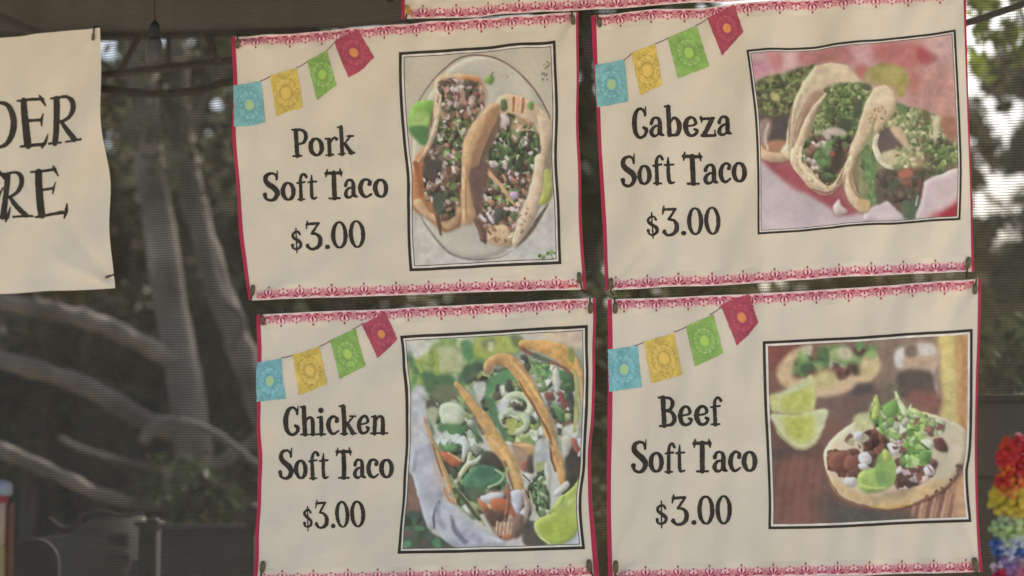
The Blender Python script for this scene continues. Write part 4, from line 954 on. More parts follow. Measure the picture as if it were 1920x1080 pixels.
# ------------------------------------------------------------------ lettering: a quirky serif drawn as strokes (cap height 100, half widths)
def arc(cx, cy, rx, ry, a0, a1, n=14):
    return [(cx + rx * math.cos(math.radians(a0 + (a1 - a0) * k / (n - 1))), cy + ry * math.sin(math.radians(a0 + (a1 - a0) * k / (n - 1)))) for k in range(n)]
def ringw(n, side, top):
    return [top + (side - top) * abs(math.cos(2 * math.pi * k / (n - 1))) ** 1.2 for k in range(n)]

GL = {}
def glyph(ch, adv, *strokes): GL[ch] = (adv, strokes)
def st(pts, w, curve=True):
    if curve and len(pts) > 2:
        n = 5
        Q = catmull(pts, n)
        ww = np.array([w] * len(pts) if np.isscalar(w) else w, float)
        return Q, np.interp(np.linspace(0, len(pts) - 1, len(Q)), np.arange(len(pts)), ww)
    return np.array(pts, float), np.array([w] * len(pts) if np.isscalar(w) else w, float)

glyph('S', 60, st([(46, 78), (41, 92), (28, 97), (13, 90), (9, 74), (19, 59), (36, 46), (47, 29), (40, 10), (25, 3), (10, 9), (6, 24)], [3.5, 4.5, 4.5, 7, 8.5, 9.5, 10, 9.5, 7, 5, 5, 7.5]), st([(46, 76), (49, 104)], [4.5, 2]))
glyph('o', 52, st(arc(23, 33, 17.5, 29, 0, 360, 21), ringw(21, 8, 4)))
glyph('f', 37, st([(13, 2), (13, 40), (13, 72), (18, 87), (27, 90), (33, 80)], [6.8, 6.2, 5.8, 4.6, 4.2, 5.2]), st([(2, 60), (29, 63)], 3.4), st([(2, 3), (26, 3)], 3.2))
glyph('t', 33, st([(14, 86), (13, 60), (14, 14), (20, 4), (30, 7)], [2.2, 5.6, 6.2, 4.8, 3]), st([(2, 61), (29, 63)], 3.4))
glyph('T', 62, st([(31, 4), (31, 92)], 8, False), st([(5, 91), (57, 91)], 5.6), st([(5, 78), (7, 90), (9, 104)], [2.2, 5, 2.2]), st([(57, 78), (55, 90), (53, 104)], [2.2, 5, 2.2]), st([(14, 3.5), (48, 3.5)], 3.8))
glyph('a', 53, st([(9, 47), (15, 60), (25, 64), (35, 57), (37, 40), (37, 12), (48, 4)], [6, 5, 4, 6, 7.8, 7.8, 3.2]), st([(36, 38), (17, 33), (8, 18), (13, 6), (24, 4), (36, 14)], [3.4, 5, 7.5, 6, 4.2, 3.4]), st([(9, 46), (10, 50)], 6.4))
glyph('c', 46, st([(36, 48), (37, 57), (26, 64), (13, 55), (7, 34), (12, 12), (24, 4), (39, 14)], [6.5, 5, 4.2, 6.5, 8.4, 6.8, 4.4, 3.4]), st([(35, 47), (36, 50)], 6.4))
glyph('P', 56, st([(16, 4), (15, 94)], 7.6, False), st([(3, 97), (30, 97)], 3.6), st([(18, 96), (36, 94), (47, 82), (47, 64), (38, 49), (18, 44)], [4, 4.6, 6.5, 7.2, 5.4, 3.6]), st([(3, 3.5), (30, 3.5)], 3.6))
glyph('r', 44, st([(13, 3), (13, 58)], 7, False), st([(2, 61), (14, 61)], 3.6), st([(15, 44), (24, 58), (33, 63), (39, 57)], [3.4, 4.4, 5, 6.4]), st([(1, 3.2), (26, 3.2)], 3.4))
glyph('k', 60, st([(14, 3), (13, 98)], 7.6, False), st([(1, 99), (14, 99)], 3.4), st([(17, 32), (44, 61)], [3.6, 3.6], False), st([(34, 64), (54, 64)], 3.4), st([(24, 39), (46, 5)], [6, 8], False), st([(38, 3.5), (58, 3.5)], 3.4), st([(1, 3.2), (25, 3.2)], 3.4))
glyph('C', 54, st([(44, 76), (38, 92), (26, 97), (13, 84), (7, 52), (11, 18), (24, 3), (40, 9), (46, 26), (38, 34)], [3.6, 4.4, 4.6, 7.4, 8.8, 7.6, 5, 5.2, 6.4, 5.2]), st([(44, 74), (47, 102)], [4.2, 2]))
glyph('h', 54, st([(13, 3), (12, 98)], 7.4, False), st([(1, 99), (13, 99)], 3.4), st([(15, 44), (25, 60), (35, 60), (39, 46), (39, 3)], [3.4, 4.4, 5, 7, 7]), st([(1, 3.2), (24, 3.2)], 3.4), st([(29, 3.2), (51, 3.2)], 3.4))
glyph('n', 55, st([(13, 3), (13, 60)], 7.4, False), st([(1, 61), (14, 61)], 3.4), st([(15, 44), (25, 60), (35, 60), (40, 46), (40, 3)], [3.4, 4.4, 5, 7, 7]), st([(1, 3.2), (25, 3.2)], 3.4), st([(30, 3.2), (53, 3.2)], 3.4))
glyph('i', 31, st([(14, 3), (14, 60)], 7.2, False), st([(2, 61), (14, 61)], 3.4), st([(1, 3.2), (27, 3.2)], 3.4), st([(14, 86), (15, 86)], 9.5, False))
glyph('e', 50, st([(8, 35), (30, 38), (38, 46), (33, 60), (23, 64), (12, 54), (7, 34), (12, 12), (23, 4), (36, 9), (41, 21), (34, 25)], [3.6, 3.6, 5.4, 5, 4.4, 6.8, 8.6, 7, 4.8, 4.8, 5.4, 4.4]))
glyph('z', 52, st([(5, 60), (43, 61)], 5), st([(38, 59), (11, 7)], 7.6, False), st([(5, 5), (46, 5)], 5), st([(6, 48), (4, 66)], [2.2, 4], False), st([(46, 5), (45, 22)], [4.4, 2.2], False))
glyph('b', 54, st([(13, 4), (12, 98)], 7.2, False), st([(1, 99), (13, 99)], 3.4), st([(15, 44), (26, 60), (37, 56), (43, 34), (37, 10), (25, 4), (14, 8)], [3.2, 4.4, 6.6, 8, 6.6, 4.6, 4]))
glyph('B', 60, st([(15, 4), (14, 96)], 7.6, False), st([(2, 97), (28, 97)], 3.6), st([(17, 96), (35, 93), (43, 78), (36, 59), (18, 53)], [3.8, 5, 7, 5.6, 3.8]), st([(20, 53), (38, 48), (48, 28), (40, 9), (16, 4)], [3.8, 5.6, 8, 6.2, 4]), st([(2, 3.5), (26, 3.5)], 3.6))
glyph('$', 56, st([(37, 58), (31, 67), (20, 68), (10, 59), (12, 48), (26, 38), (38, 27), (36, 13), (22, 5), (10, 10), (8, 21)], [4.4, 4, 3.6, 5, 5.6, 6.2, 6.4, 5.4, 3.8, 4, 5.6]), st([(23, -8), (23, 82)], 2.6, False))
glyph('3', 66, st([(8, 92), (48, 94)], 5), st([(5, 76), (9, 92), (11, 104)], [2.2, 4.4, 2.4]), st([(48, 93), (24, 58)], [4, 4.6], False), st([(24, 58), (40, 55), (51, 40), (49, 18), (36, 5), (18, 3), (6, 14)], [4, 5.2, 7.6, 8.2, 6, 4.8, 6.6]), st([(6, 14), (7, 17)], 6.6))
glyph('.', 24, st([(9, 8), (10, 8)], 8.5, False))
glyph('0', 60, st(arc(26, 50, 21, 46, 0, 360, 25), ringw(25, 7.6, 3.6)))
glyph(' ', 22)

def text_field(s, left, right, cap, wid=None, sx=1.0):
    """strokes of a line between two baseline points (photo units, y down)"""
    x = 0; segs = []
    for ch in s:
        adv, ss = GL[ch]
        for P, w in ss: segs.append((P + np.array([x, 0]), w))
        x += adv
    lo = min((P[:, 0] - w).min() for P, w in segs); hi = max((P[:, 0] + w).max() for P, w in segs)
    left = np.array(left, float); right = np.array(right, float)
    d = (right - left) / (hi - lo); L = np.linalg.norm(d)
    up = np.array([d[1], -d[0]]) / L * cap / 100.0
    k = 0.5 * (L + cap / 100.0)
    out = []
    for P, w in segs:
        out.append((left + (P[:, :1] - lo) * d + P[:, 1:] * up, w * k))
    return out

def strokes_mesh(strokes, step=0.9):
    P = np.concatenate([p for p, w in strokes]); m = max(w.max() for p, w in strokes) + 2
    x0, y0 = P.min(0) - m; x1, y1 = P.max(0) + m
    X, Y = np.meshgrid(np.arange(x0, x1, step), np.arange(y0, y1, step))
    F = np.full(X.shape, 9.0)
    for p, w in strokes:
        lo = p.min(0) - w.max() - 3; hi = p.max(0) + w.max() + 3
        a, b = max(0, int((lo[0]-x0)/step)), int((hi[0]-x0)/step)+2; c, d = max(0, int((lo[1]-y0)/step)), int((hi[1]-y0)/step)+2
        F[c:d, a:b] = np.minimum(F[c:d, a:b], chain(p, w, X[c:d, a:b], Y[c:d, a:b]))
    # ink bleeds a little into the weave
    F = F + 0.9 * vnoise(X, Y, 3.0, 91)
    F[np.abs(F) < 1e-6] = 1e-6
    return contour(F, X, Y)

# ------------------------------------------------------------------ banners
def spline_at(pts, t):
    """smooth curve through pts, t in 0..1 by chord length"""
    Q = catmull(pts, 16) if len(pts) > 2 else np.asarray(pts, float)
    s = np.concatenate([[0], np.cumsum(np.hypot(*np.diff(Q, axis=0).T))]); s /= s[-1]
    return np.stack([np.interp(t, s, Q[:, 0]), np.interp(t, s, Q[:, 1])], -1)

class Patch:
    """a four sided sheet bounded by smooth edges"""
    def __init__(self, top, right, bottom, left):
        self.T, self.R, self.B, self.L = [np.asarray(e, float) for e in (top, right, bottom, left)]
    def __call__(self, u, v):
        T, B = spline_at(self.T, u), spline_at(self.B, u); L, R = spline_at(self.L, v), spline_at(self.R, v)
        u = np.asarray(u)[..., None]; v = np.asarray(v)[..., None]
        c00, c10, c01, c11 = self.T[0], self.T[-1], self.B[0], self.B[-1]
        return (1-v)*T + v*B + (1-u)*L + u*R - ((1-u)*(1-v)*c00 + u*(1-v)*c10 + (1-u)*v*c01 + u*v*c11)
    def grid(self, nu, nv, u0=0, u1=1, v0=0, v1=1):
        U, V = np.meshgrid(np.linspace(u0, u1, nu + 1), np.linspace(v0, v1, nv + 1))
        us = np.linspace(u0, u1, nu + 1); vs = np.linspace(v0, v1, nv + 1)
        T, B = spline_at(self.T, us), spline_at(self.B, us); L, R = spline_at(self.L, vs), spline_at(self.R, vs)
        c00, c10, c01, c11 = self.T[0], self.T[-1], self.B[0], self.B[-1]
        u = U[..., None]; v = V[..., None]
        return (1-v)*T[None] + v*B[None] + (1-u)*L[:, None] + u*R[:, None] - ((1-u)*(1-v)*c00 + u*(1-v)*c10 + (1-u)*v*c01 + u*v*c11)

def quads(nu, nv):
    i, j = np.meshgrid(np.arange(nu), np.arange(nv))
    a = (j * (nu + 1) + i).reshape(-1)
    return np.stack([a, a + nu + 1, a + nu + 2, a + 1], -1)

INK_BLACK = ink((62, 55, 45)) * 0.75
C_HEM = ink((156, 44, 62)); C_CREAM = CREAM.copy()

def lace_rgb(s, t):
    """crochet border printed in crimson and pink: s along the edge, t inward (photo units)"""
    s, t = np.asarray(s, float), np.asarray(t, float)
    P = 60.0
    m = (s + P / 2) % P - P / 2
    base = np.array([196, 178, 150.0]); pink = np.array([208, 144, 138.0]); pale = np.array([224, 188, 174.0]); red = np.array([146, 38, 58.0]); rose = np.array([170, 76, 84.0])
    col = np.ones(s.shape + (3,)) * base
    top = 19.0 + 1.6 * np.cos(2 * np.pi * s / 15)
    def mixin(M, c):
        nonlocal col
        M = np.clip(M, 0, 1)[..., None]
        col = col * (1 - M) + c * M
    mixin(np.clip((top - t) / 1.5, 0, 1) * 0.72, pink)
    mixin(np.clip((3.8 - t) / 1.2, 0, 1) * (0.7 + 0.3 * np.cos(2 * np.pi * s / 7.5)), pale)
    mixin(np.clip(1 - np.abs(t - 14.5 - 1.5 * np.cos(2 * np.pi * s / 15)) / 1.4, 0, 1) * 0.7, pale)
    def petal(cx, cy, ang, r0, r1, w, c):
        ca, sa = np.sin(ang), np.cos(ang)
        u = (m - cx) * ca + (t - cy) * sa; v = (m - cx) * sa - (t - cy) * ca
        h = (r1 - r0) / 2
        d = np.hypot((u - r0 - h) / h, v / w)
        mixin((1 - d) * w / 0.8 + 0.3, c)
    for an in (-74, -38, 0, 38, 74):
        petal(0, 2.5, math.radians(an), 3.5, 16 if an == 0 else 13.5, 2.2, red)
    for an in (-56, -18, 18, 56):
        petal(0, 2.5, math.radians(an), 5, 17, 1.0, pale)
    for c0 in (-7.5, 7.5, -22.5, 22.5):
        petal(c0, 0, 0, 12.5, 17.5, 1.6, red); petal(c0 * 1.02, 0, 0, 3.5, 7.5, 1.3, red)
    for c0 in (-30, 30):
        for an in (-26, 26):
            petal(c0, 3, math.radians(an), 3, 13, 0.9, pale)
    petal(0, 0, 0, 20.5, 26, 2.2, rose * 0.85); petal(-6, 0, 0, 17.5, 20.5, 1.1, red); petal(6, 0, 0, 17.5, 20.5, 1.1, red)
    for c0 in (-30, 30):
        for an in (-52, 0, 52):
            petal(c0, 4, math.radians(an), 1.5, 9.5, 1.8, red)
        petal(c0, 0, 0, 16, 20.5, 1.7, rose * 0.85)
    for c0 in (-15.5, 15.5):
        r = np.hypot(m - c0, (t - 8.5) * 0.95)
        mixin(np.where(r < 8, 0.85 * np.clip(np.cos(r * 2 * np.pi / 3.0) * 1.4, 0, 1), 0), red)
        for an in (-60, -30, 0, 30, 60):
            petal(c0, 3, math.radians(an), 4, 10.5, 0.7, red)
    mixin(np.clip(1 - np.abs(t - 17.5 - 1.5 * np.cos(2 * np.pi * s / 30)) / 0.9, 0, 1) * 0.4, rose)
    return col

def pennant_rgb(x, y, poly, base, deep, heart, ringc, seed):
    P = np.asarray(poly, float)
    A, B = P[0], P[1]
    C = 0.5 * (P[2] + P[-1])
    ex = (B - A) / np.linalg.norm(B - A)
    ey = np.array([-ex[1], ex[0]])
    W = np.linalg.norm(B - A); Hh = max((P - A) @ ey)
    cen = A + (B - A) / 2 + ((P[2:].mean(0) - (A + B) / 2) * 0.52)
    sh = (P[2:].mean(0) - (A + B) / 2); sh = sh / np.linalg.norm(sh)
    d = np.stack([x - cen[0], y - cen[1]], -1)
    v = d @ sh; u = d @ np.array([sh[1], -sh[0]])
    col = np.ones(x.shape + (3,)) * np.asarray(base, float)
    col = col * (1 + 0.16 * vnoise(x, y, 11, seed)[..., None] + 0.1 * vnoise(x, y, 4, seed + 3)[..., None])
    def mixin(M, c):
        nonlocal col
        M = np.clip(M, 0, 1)[..., None]
        col = col * (1 - M) + np.asarray(c, float) * M
    r = np.hypot(u / 0.82, v); th = np.arctan2(v, u)
    R = 0.29 * Hh
    mixin(np.clip(1.2 - np.abs(r - R) / 2.0, 0, 1) * (0.45 + 0.45 * np.cos(th * 14)), ringc)
    mixin(np.clip(1.1 - np.abs(r - R - 4.5) / 1.4, 0, 1) * (0.4 - 0.4 * np.cos(th * 14)), deep)
    mixin(np.clip(1.2 - np.abs(r - 0.18 * Hh) / 1.7, 0, 1) * 0.6, deep)
    mixin(np.clip((0.12 * Hh - r) / 1.5 + 0.4, 0, 1), heart)
    for k in range(8):
        an = k * math.pi / 4
        mixin(np.clip(1.5 - np.hypot(u - 0.18 * Hh * math.cos(an), v - 0.2 * Hh * math.sin(an)) / 1.6, 0, 1) * 0.5, ringc)
    for (cu, cv) in ((0, -0.40 * Hh), (0, 0.40 * Hh), (-0.34 * W, 0), (0.34 * W, 0), ):
        for q in range(5):
            hx = cu + ((q - 2) * 4.2 if cu == 0 else (q % 2) * 2.5 - 1); hy = cv + ((q % 2) * 3.0 - 1.5 if cu == 0 else (q - 2) * 4.6)
            mixin(np.clip(1.3 - np.hypot((u - hx) / 1.5, (v - hy) / 2.0), 0, 1) * 0.75, deep)
    return col

TURQ = ((108, 158, 152), (72, 114, 124), (156, 182, 116), (136, 192, 192))
YELL = ((198, 164, 70), (136, 104, 48), (214, 172, 80), (220, 178, 110))
GREE = ((126, 158, 72), (90, 122, 64), (158, 186, 78), (164, 192, 112))
CRIM = ((156, 58, 70), (120, 40, 62), (206, 124, 66), (186, 86, 84))

def make_toggle():
    """knotted elastic toggle: an olive bead on a short loop"""
    m = MB()
    m.lathe((0, 0, 0), [(0.001, -0.0165), (0.0052, -0.015), (0.0072, -0.008), (0.0077, 0.0), (0.007, 0.008), (0.005, 0.0145), (0.001, 0.0165)], 12)
    return m
toggle_me = None

class Banner:
    def __init__(self, label, patch, seed, folds=1.0, lift=0.0, group='printed menu banners tied to the screen'):
        self.p = patch; self.seed = seed; self.folds = folds; self.lift = lift
        mid = patch(np.array(0.5), np.array(1.0))
        self.o = wall(np.array(mid), 0.0)
        self.root = thing('menu_banner', label, 'banner', self.o, group)
        rng = random.Random(seed)
        self.waves = []
        for k in range(9):
            L = rng.uniform(48, 210)
            an = rng.gauss(0.15, 0.35)
            self.waves.append((math.cos(an) / L, math.sin(an) / L, rng.uniform(0, 6.28), 0.000028 * L * rng.uniform(0.5, 1.2)))
        self.corners = np.array([patch.T[0], patch.T[-1], patch.B[-1], patch.B[0]])
        self.creases = []
        for i, c in enumerate(self.corners):
            inward = self.corners.mean(0) - c
            a0 = math.atan2(inward[1], inward[0])
            for k in range(3):
                self.creases.append((c, a0 + rng.uniform(-0.62, 0.62), rng.uniform(90, 210), rng.uniform(-1, 1) * 0.0085))
    def disp(self, x, y):
        d = np.zeros(np.shape(x))
        for kx, ky, ph, am in self.waves:
            d = d + am * np.sin(2 * math.pi * (kx * x + ky * y) + ph)
        for c, an, L, am in self.creases:
            dx, dy = x - c[0], y - c[1]
            al = dx * math.cos(an) + dy * math.sin(an); ac = -dx * math.sin(an) + dy * math.cos(an)
            d = d + am * np.exp(-(ac / (5 + 0.07 * np.abs(al))) ** 2) * np.clip(al / 25, 0, 1) * np.exp(-(np.maximum(al, 0) / L) ** 2)
        return self.lift + 0.012 + self.folds * d
    def pos(self, xy, off=0.0):
        xy = np.asarray(xy, float)
        return wall(xy, self.disp(xy[..., 0], xy[..., 1]) + off)
    def sheet(self, name, P, off, col, mat=None):
        nv, nu = P.shape[0] - 1, P.shape[1] - 1
        V = self.pos(P.reshape(-1, 2), off)
        C = np.asarray(col)
        if C.ndim == 3: C = C.reshape(-1, 3)
        return mk_mesh(name, V, quads(nu, nv), mat or M_PRINT, self.root, C, True, self.o)
    def cloth(self):
        return self.sheet('cloth', self.p.grid(150, 110), 0.0, C_CREAM)
    def hem(self, side, w):
        E = self.p.L if side == 'l' else self.p.R
        t = np.linspace(0, 1, 90)
        a = spline_at(E, t); n = 1 if side == 'l' else -1
        ww = np.interp(t, np.linspace(0, 1, len(w)), w)
        P = np.stack([a + np.stack([n * ww * k / 3, 0 * ww], -1) for k in range(4)], 1)
        o = self.sheet('side_hem', P, 0.0007, C_HEM)
    def lace(self, edge, i0=12, i1=12, phase=0.0, depth=29, lim=None):
        E = self.p.T if edge == 't' else self.p.B
        L = np.hypot(*np.diff(catmull(E, 16) if len(E) > 2 else E, axis=0).T).sum()
        n = int((L - i0 - i1) / 1.0)
        s = np.linspace(i0, L - i1, n + 1)
        c = spline_at(E, s / L)
        tg = np.gradient(c, axis=0); tg /= np.linalg.norm(tg, axis=1)[:, None]
        nr = np.stack([-tg[:, 1], tg[:, 0]], -1) * (1 if edge == 't' else -1)
        m = int(depth / 1.0)
        tt = np.linspace(0.3, depth, m + 1)
        P = c[None] + nr[None] * tt[:, None, None]
        rgb = lace_rgb(np.tile(s[None] + phase, (m + 1, 1)), np.tile(tt[:, None], (1, n + 1)))
        fade = 1 + 0.10 * vnoise(P[..., 0], P[..., 1], 30, self.seed)
        self.sheet('lace_border', P, 0.0006, ink(rgb * fade[..., None]))
    def pennant(self, poly, cols, seed):
        P = np.asarray(poly, float)
        x0, y0 = P.min(0) - 2; x1, y1 = P.max(0) + 2
        st_ = 1.1
        X, Y = np.meshgrid(np.arange(x0, x1, st_), np.arange(y0, y1, st_))
        # signed distance to the outline, scissor cut lower edge
        D = np.full(X.shape, 1e9)
        for i in range(len(P)):
            D = np.minimum(D, chain([P[i], P[(i+1) % len(P)]], 0.0, X, Y))
        F = np.where(inside(P, X, Y), -D, D) + 1.3 * vnoise(X, Y, 4.5, seed)
        F[np.abs(F) < 1e-6] = 1e-6
        pts, faces = contour(F, X, Y, merge=1)
        C = ink(pennant_rgb(pts[:, 0], pts[:, 1], P, *cols, seed) * 0.86 + np.array([150, 136, 112.0]) * 0.14)
        mk_mesh('pennant', self.pos(pts, 0.0017), faces, M_PRINT, self.root, C, True, self.o)
    def string(self, segs):
        for a, b in segs:
            m_v = []; m_f = []
            a, b = np.array(a, float), np.array(b, float)
            n = 8
            t = np.linspace(0, 1, n + 1)[:, None]
            c = a + (b - a) * t + np.array([0, 1.2]) * (4 * t * (1 - t))
            d = (b - a) / np.linalg.norm(b - a); w = np.array([-d[1], d[0]]) * 1.0
            k = len(m_v)
            for q in c: m_v += [q - w, q + w]
            m_f += [(k+2*i, k+2*i+1, k+2*i+3, k+2*i+2) for i in range(n)]
            mk_mesh('bunting_string', self.pos(np.array(m_v), 0.0012), m_f, M_PRINT, self.root, ink((122, 92, 96)), True, self.o)
    def text(self, s, left, right, cap):
        pts, faces = strokes_mesh(text_field(s, left, right, cap))
        C = np.ones((len(pts), 1)) * INK_BLACK * (1 + 0.5 * vnoise(pts[:, 0], pts[:, 1], 9, self.seed)[:, None] + 0.35 * vnoise(pts[:, 0], pts[:, 1], 3, self.seed + 1)[:, None])
        mk_mesh('lettering', self.pos(pts, 0.0011), faces, M_PRINT, self.root, C, True, self.o)
    def picture(self, patch, paint, line, gap, thin, veil=0.14):
        """frame lines and the printed photograph"""
        def band(name, a, b, off, col):
            # a, b: insets in photo units
            c = patch.T[0]; W = np.linalg.norm(patch.T[-1] - c); H = np.linalg.norm(patch.B[0] - c)
            n = 80
            def loop(i):
                u, v = i / W, i / H
                t = np.linspace(0, 1, n + 1)[:-1]
                U = np.concatenate([u + t * (1-2*u), 0*t + 1-u, 1-u - t*(1-2*u), 0*t + u]); V = np.concatenate([0*t + v, v + t*(1-2*v), 0*t + 1-v, 1-v - t*(1-2*v)])
                return patch(U, V)
            A, B = loop(a), loop(b)
            m = len(A)
            V = np.concatenate([A, B])
            F = [(k, m + k, m + (k+1) % m, (k+1) % m) for k in range(m)]
            wob = 1 + 0.3 * vnoise(V[:, 0], V[:, 1], 14, self.seed)[:, None]
            mk_mesh(name, self.pos(V, off), F, M_PRINT, self.root, col * wob, True, self.o)
        band('picture_frame', 0, line, 0.0011, INK_BLACK)
        band('frame_mount', line, line + gap, 0.0009, ink((202, 188, 166)))
        i = line + gap
        if thin:
            band('frame_line', i, i + thin, 0.0011, ink((96, 84, 70)))
            i += thin * 0.8
        c = patch.T[0]; W = np.linalg.norm(patch.T[-1] - c); H = np.linalg.norm(patch.B[0] - c)
        cv = paint()
        nu, nv = int((W - 2*i) / 1.15), int((H - 2*i) / 1.15)
        P = patch.grid(nu, nv, i / W, 1 - i / W, i / H, 1 - i / H)
        rgb = cv.sample(P)
        rgb = rgb * 0.88 + 0.12 * rgb.mean(-1, keepdims=True)
        rgb = rgb * (1 - veil) + np.array([150, 136, 112.0]) * veil
        self.sheet('photo_print', P, 0.0006, ink(np.clip(rgb, 0, 255)))
    def tie(self, x, y, ex, ey, tilt=0.0, mat=None, scale=1.0, cord=True):
        """elastic toggle at (x, y), its cord runs to (ex, ey) on the screen"""
        global toggle_me
        p = self.pos(np.array([x, y]), 0.006)
        if toggle_me is None:
            t = make_toggle().build('corner_toggle', None, self.root, True)
            toggle_me = t.data
            toggle_me.materials.append(mat)
        else:
            t = bpy.data.objects.new('corner_toggle', toggle_me); COL.objects.link(t); t.parent = self.root
        if t.material_slots and mat is not None:
            t.material_slots[0].link = 'OBJECT'; t.material_slots[0].material = mat
        t.location = tuple(p - self.o); t.rotation_euler = (0, tilt, 0); t.scale = (scale,) * 3
        if cord:
            m = MB()
            e = wall(np.array([ex, ey]), -0.028)
            q = self.pos(np.array([x + 0.75 * (ex - x), y + 0.75 * (ey - y)]), 0.005)
            m.tube([p, (p + q) / 2, q, e], 0.0026, 7)
            m.build('tie_cord', M_CORD, self.root, True, self.o)

# ------------------------------------------------------------------ ground and the large structure
M_GROUND = plain('packed_earth', (0.43, 0.38, 0.30), 0.95, 0.3, 0.8, 0.4, 8.0)
M_DARKCLOTH = plain('dark_canopy_cloth', (0.088, 0.080, 0.066), 0.85, 0.12, 3.0, 0.25, 5.0)
M_STEEL = plain('dark_steel', (0.045, 0.040, 0.034), 0.55, 0.25, 20.0)
M_CORD = plain('black_cord', (0.025, 0.022, 0.018), 0.8, 0.2, 30.0)
M_OLIVE = plain('olive_toggle', (0.13, 0.105, 0.055), 0.7, 0.35, 90.0)
M_GOLD = plain('golden_toggle', (0.48, 0.27, 0.05), 0.6, 0.3, 90.0)
M_BLACK = plain('black_plastic', (0.02, 0.02, 0.018), 0.5, 0.2, 20.0)
M_FROST = plain('frosted_glass', (0.07, 0.065, 0.056), 0.5, 0.1, 30.0)

g = MB()
g.add([(-90, -60, 0), (90, -60, 0), (90, 140, 0), (-90, 140, 0)], [(0, 1, 2, 3)])
tag(g.build('ground', M_GROUND), kind='structure')

# the shade net the banners are tied to
WX = np.array([1.0, -TURN, 0.0]); WX /= np.linalg.norm(WX)          # along the wall to the right
n_u, n_v = 220, 44
us = np.linspace(-2.9, 2.9, n_u + 1); zs = np.linspace(0.25, 3.36, n_v + 1)
net_o = np.array([0.0, WALL_Y + 0.03, 0.0])
V = []
for z in zs:
    for u in us:
        bulge = sum(h * math.exp(-((u - u0 - 0.10 * z) / w0) ** 2) for u0, h, w0 in ((-1.75, .016, .05), (-1.52, .022, .07), (-1.33, .014, .04), (1.22, .014, .05), (-0.1, .01, .06))) + 0.012 * math.sin(u * 2.1 + 0.6) * math.sin(z * 1.7) + 0.006 * math.sin(u * 5.3 + z * 2.0)
        V.append(np.array([u, 0, z]) + np.array([0, 1, 0]) * (0.012 + abs(bulge)))
ang = math.atan2(WX[1], WX[0])
net = thing('shade_net', 'dark see-through mesh net wall stretched behind all of the menu banners', 'mesh screen', net_o)
net.rotation_euler = (0, 0, ang)
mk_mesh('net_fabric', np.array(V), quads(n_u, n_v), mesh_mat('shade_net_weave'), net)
m = MB(); m.box((0, 0.02, 3.37), (5.8, 0.04, 0.06), bevel=0.01); m.build('top_rail', M_STEEL, net)
for x in (-2.86, 2.86):
    m = MB(); m.tube([(x, 0.045, 0), (x, 0.045, 3.34)], 0.024, 12); m.build('end_pole', M_STEEL, net, True)

# the stall's own canopy: its dark underside shows along the top
can = thing('stall_canopy', 'dark grey canopy cloth overhead, its underside seen along the top left', 'canopy', net_o + np.array([0, 0, 3.5]))
can.rotation_euler = (0, 0, ang)
back = 1.75
m = MB()
nx, ny = 40, 24
V = []
for j in range(ny + 1):
    for i in range(nx + 1):
        x = -3.6 + 4.85 * i / nx; y = back - 3.3 * j / ny
        V.append((x, y, 0.06 * math.sin(x * 1.3) * 0.4 + 0.035 * math.sin(y * 2.4 + x * 0.5) - 0.03 + 0.045 * (back - y)))
o = mk_mesh('canopy_cloth', np.array(V), quads(nx, ny), M_DARKCLOTH, can)
sm = o.modifiers.new('thickness', 'SOLIDIFY'); sm.thickness = 0.006
m = MB(); V = []
for j in range(5):
    for i in range(nx + 1):
        x = -3.6 + 4.85 * i / nx
        V.append((x, back + 0.012 * math.sin(x * 9) * j / 4, 0.024 * math.sin(x * 1.3) - 0.01 - 0.012 * j))
o = mk_mesh('canopy_valance', np.array(V), quads(nx, 4), M_DARKCLOTH, can)
sm = o.modifiers.new('thickness', 'SOLIDIFY'); sm.thickness = 0.005
for x in (-2.6, 1.1):
    m = MB(); m.box((x, 0.1, -0.05), (0.035, 3.1, 0.035), bevel=0.006); m.build('canopy_rafter', M_STEEL, can)

# frame of the canopy behind the net: chord and struts, and the cable slung under it
FY = 7.75
fr = thing('canopy_frame', 'dark scissor truss of bars seen through the net, top left', 'truss', at(318, 72, FY))
fo = at(318, 72, FY)
def bar(name, pts, r, parent, org, mat=M_STEEL):
    m = MB(); m.tube(pts, r, 10); return m.build(name, mat, parent, True, org)
bar('lower_chord', [at(120, 150, FY + .1), at(195, 141, FY), at(320, 126, FY - .03), at(440, 113, FY - .05), at(560, 100, FY - .08)], 0.0165, fr, fo)
bar('strut', [at(222, 138, FY), at(240, 106, FY), at(262, 66, FY)], 0.0145, fr, fo)
bar('strut', [at(316, 126, FY - .03), at(316, 66, FY - .03)], 0.0125, fr, fo)
bar('strut', [at(412, 118, FY - .05), at(400, 92, FY - .05), at(388, 62, FY - .05)], 0.0165, fr, fo)
bar('upper_chord', [at(60, 74, FY + .1), at(320, 66, FY), at(600, 58, FY - .1)], 0.017, fr, fo)

cab = catmull([at(60, 150, 7.5), at(190, 166, 7.5), at(255, 174, 7.45), at(310, 175, 7.4), at(380, 167, 7.35), at(445, 150, 7.3), at(700, 110, 7.1), at(1095, 98, 6.8)], 5)
m = MB(); m.tube(list(cab), 0.0165, 8); o = m.build('sagging_cable', M_CORD, None, True)
tag(o, 'thick black cable sagging in a shallow curve below the truss', 'cable')
cab = catmull([at(1700, 74, 6.6), at(1815, 42, 6.5), at(1870, 24, 6.45), at(1930, 2, 6.4), at(2060, -60, 6.3)], 5)
m = MB(); m.tube(list(cab), 0.0125, 8); o = m.build('sagging_cable', M_CORD, None, True)
tag(o, 'black cable slanting upward in the top right corner beside the bright leaves', 'cable')

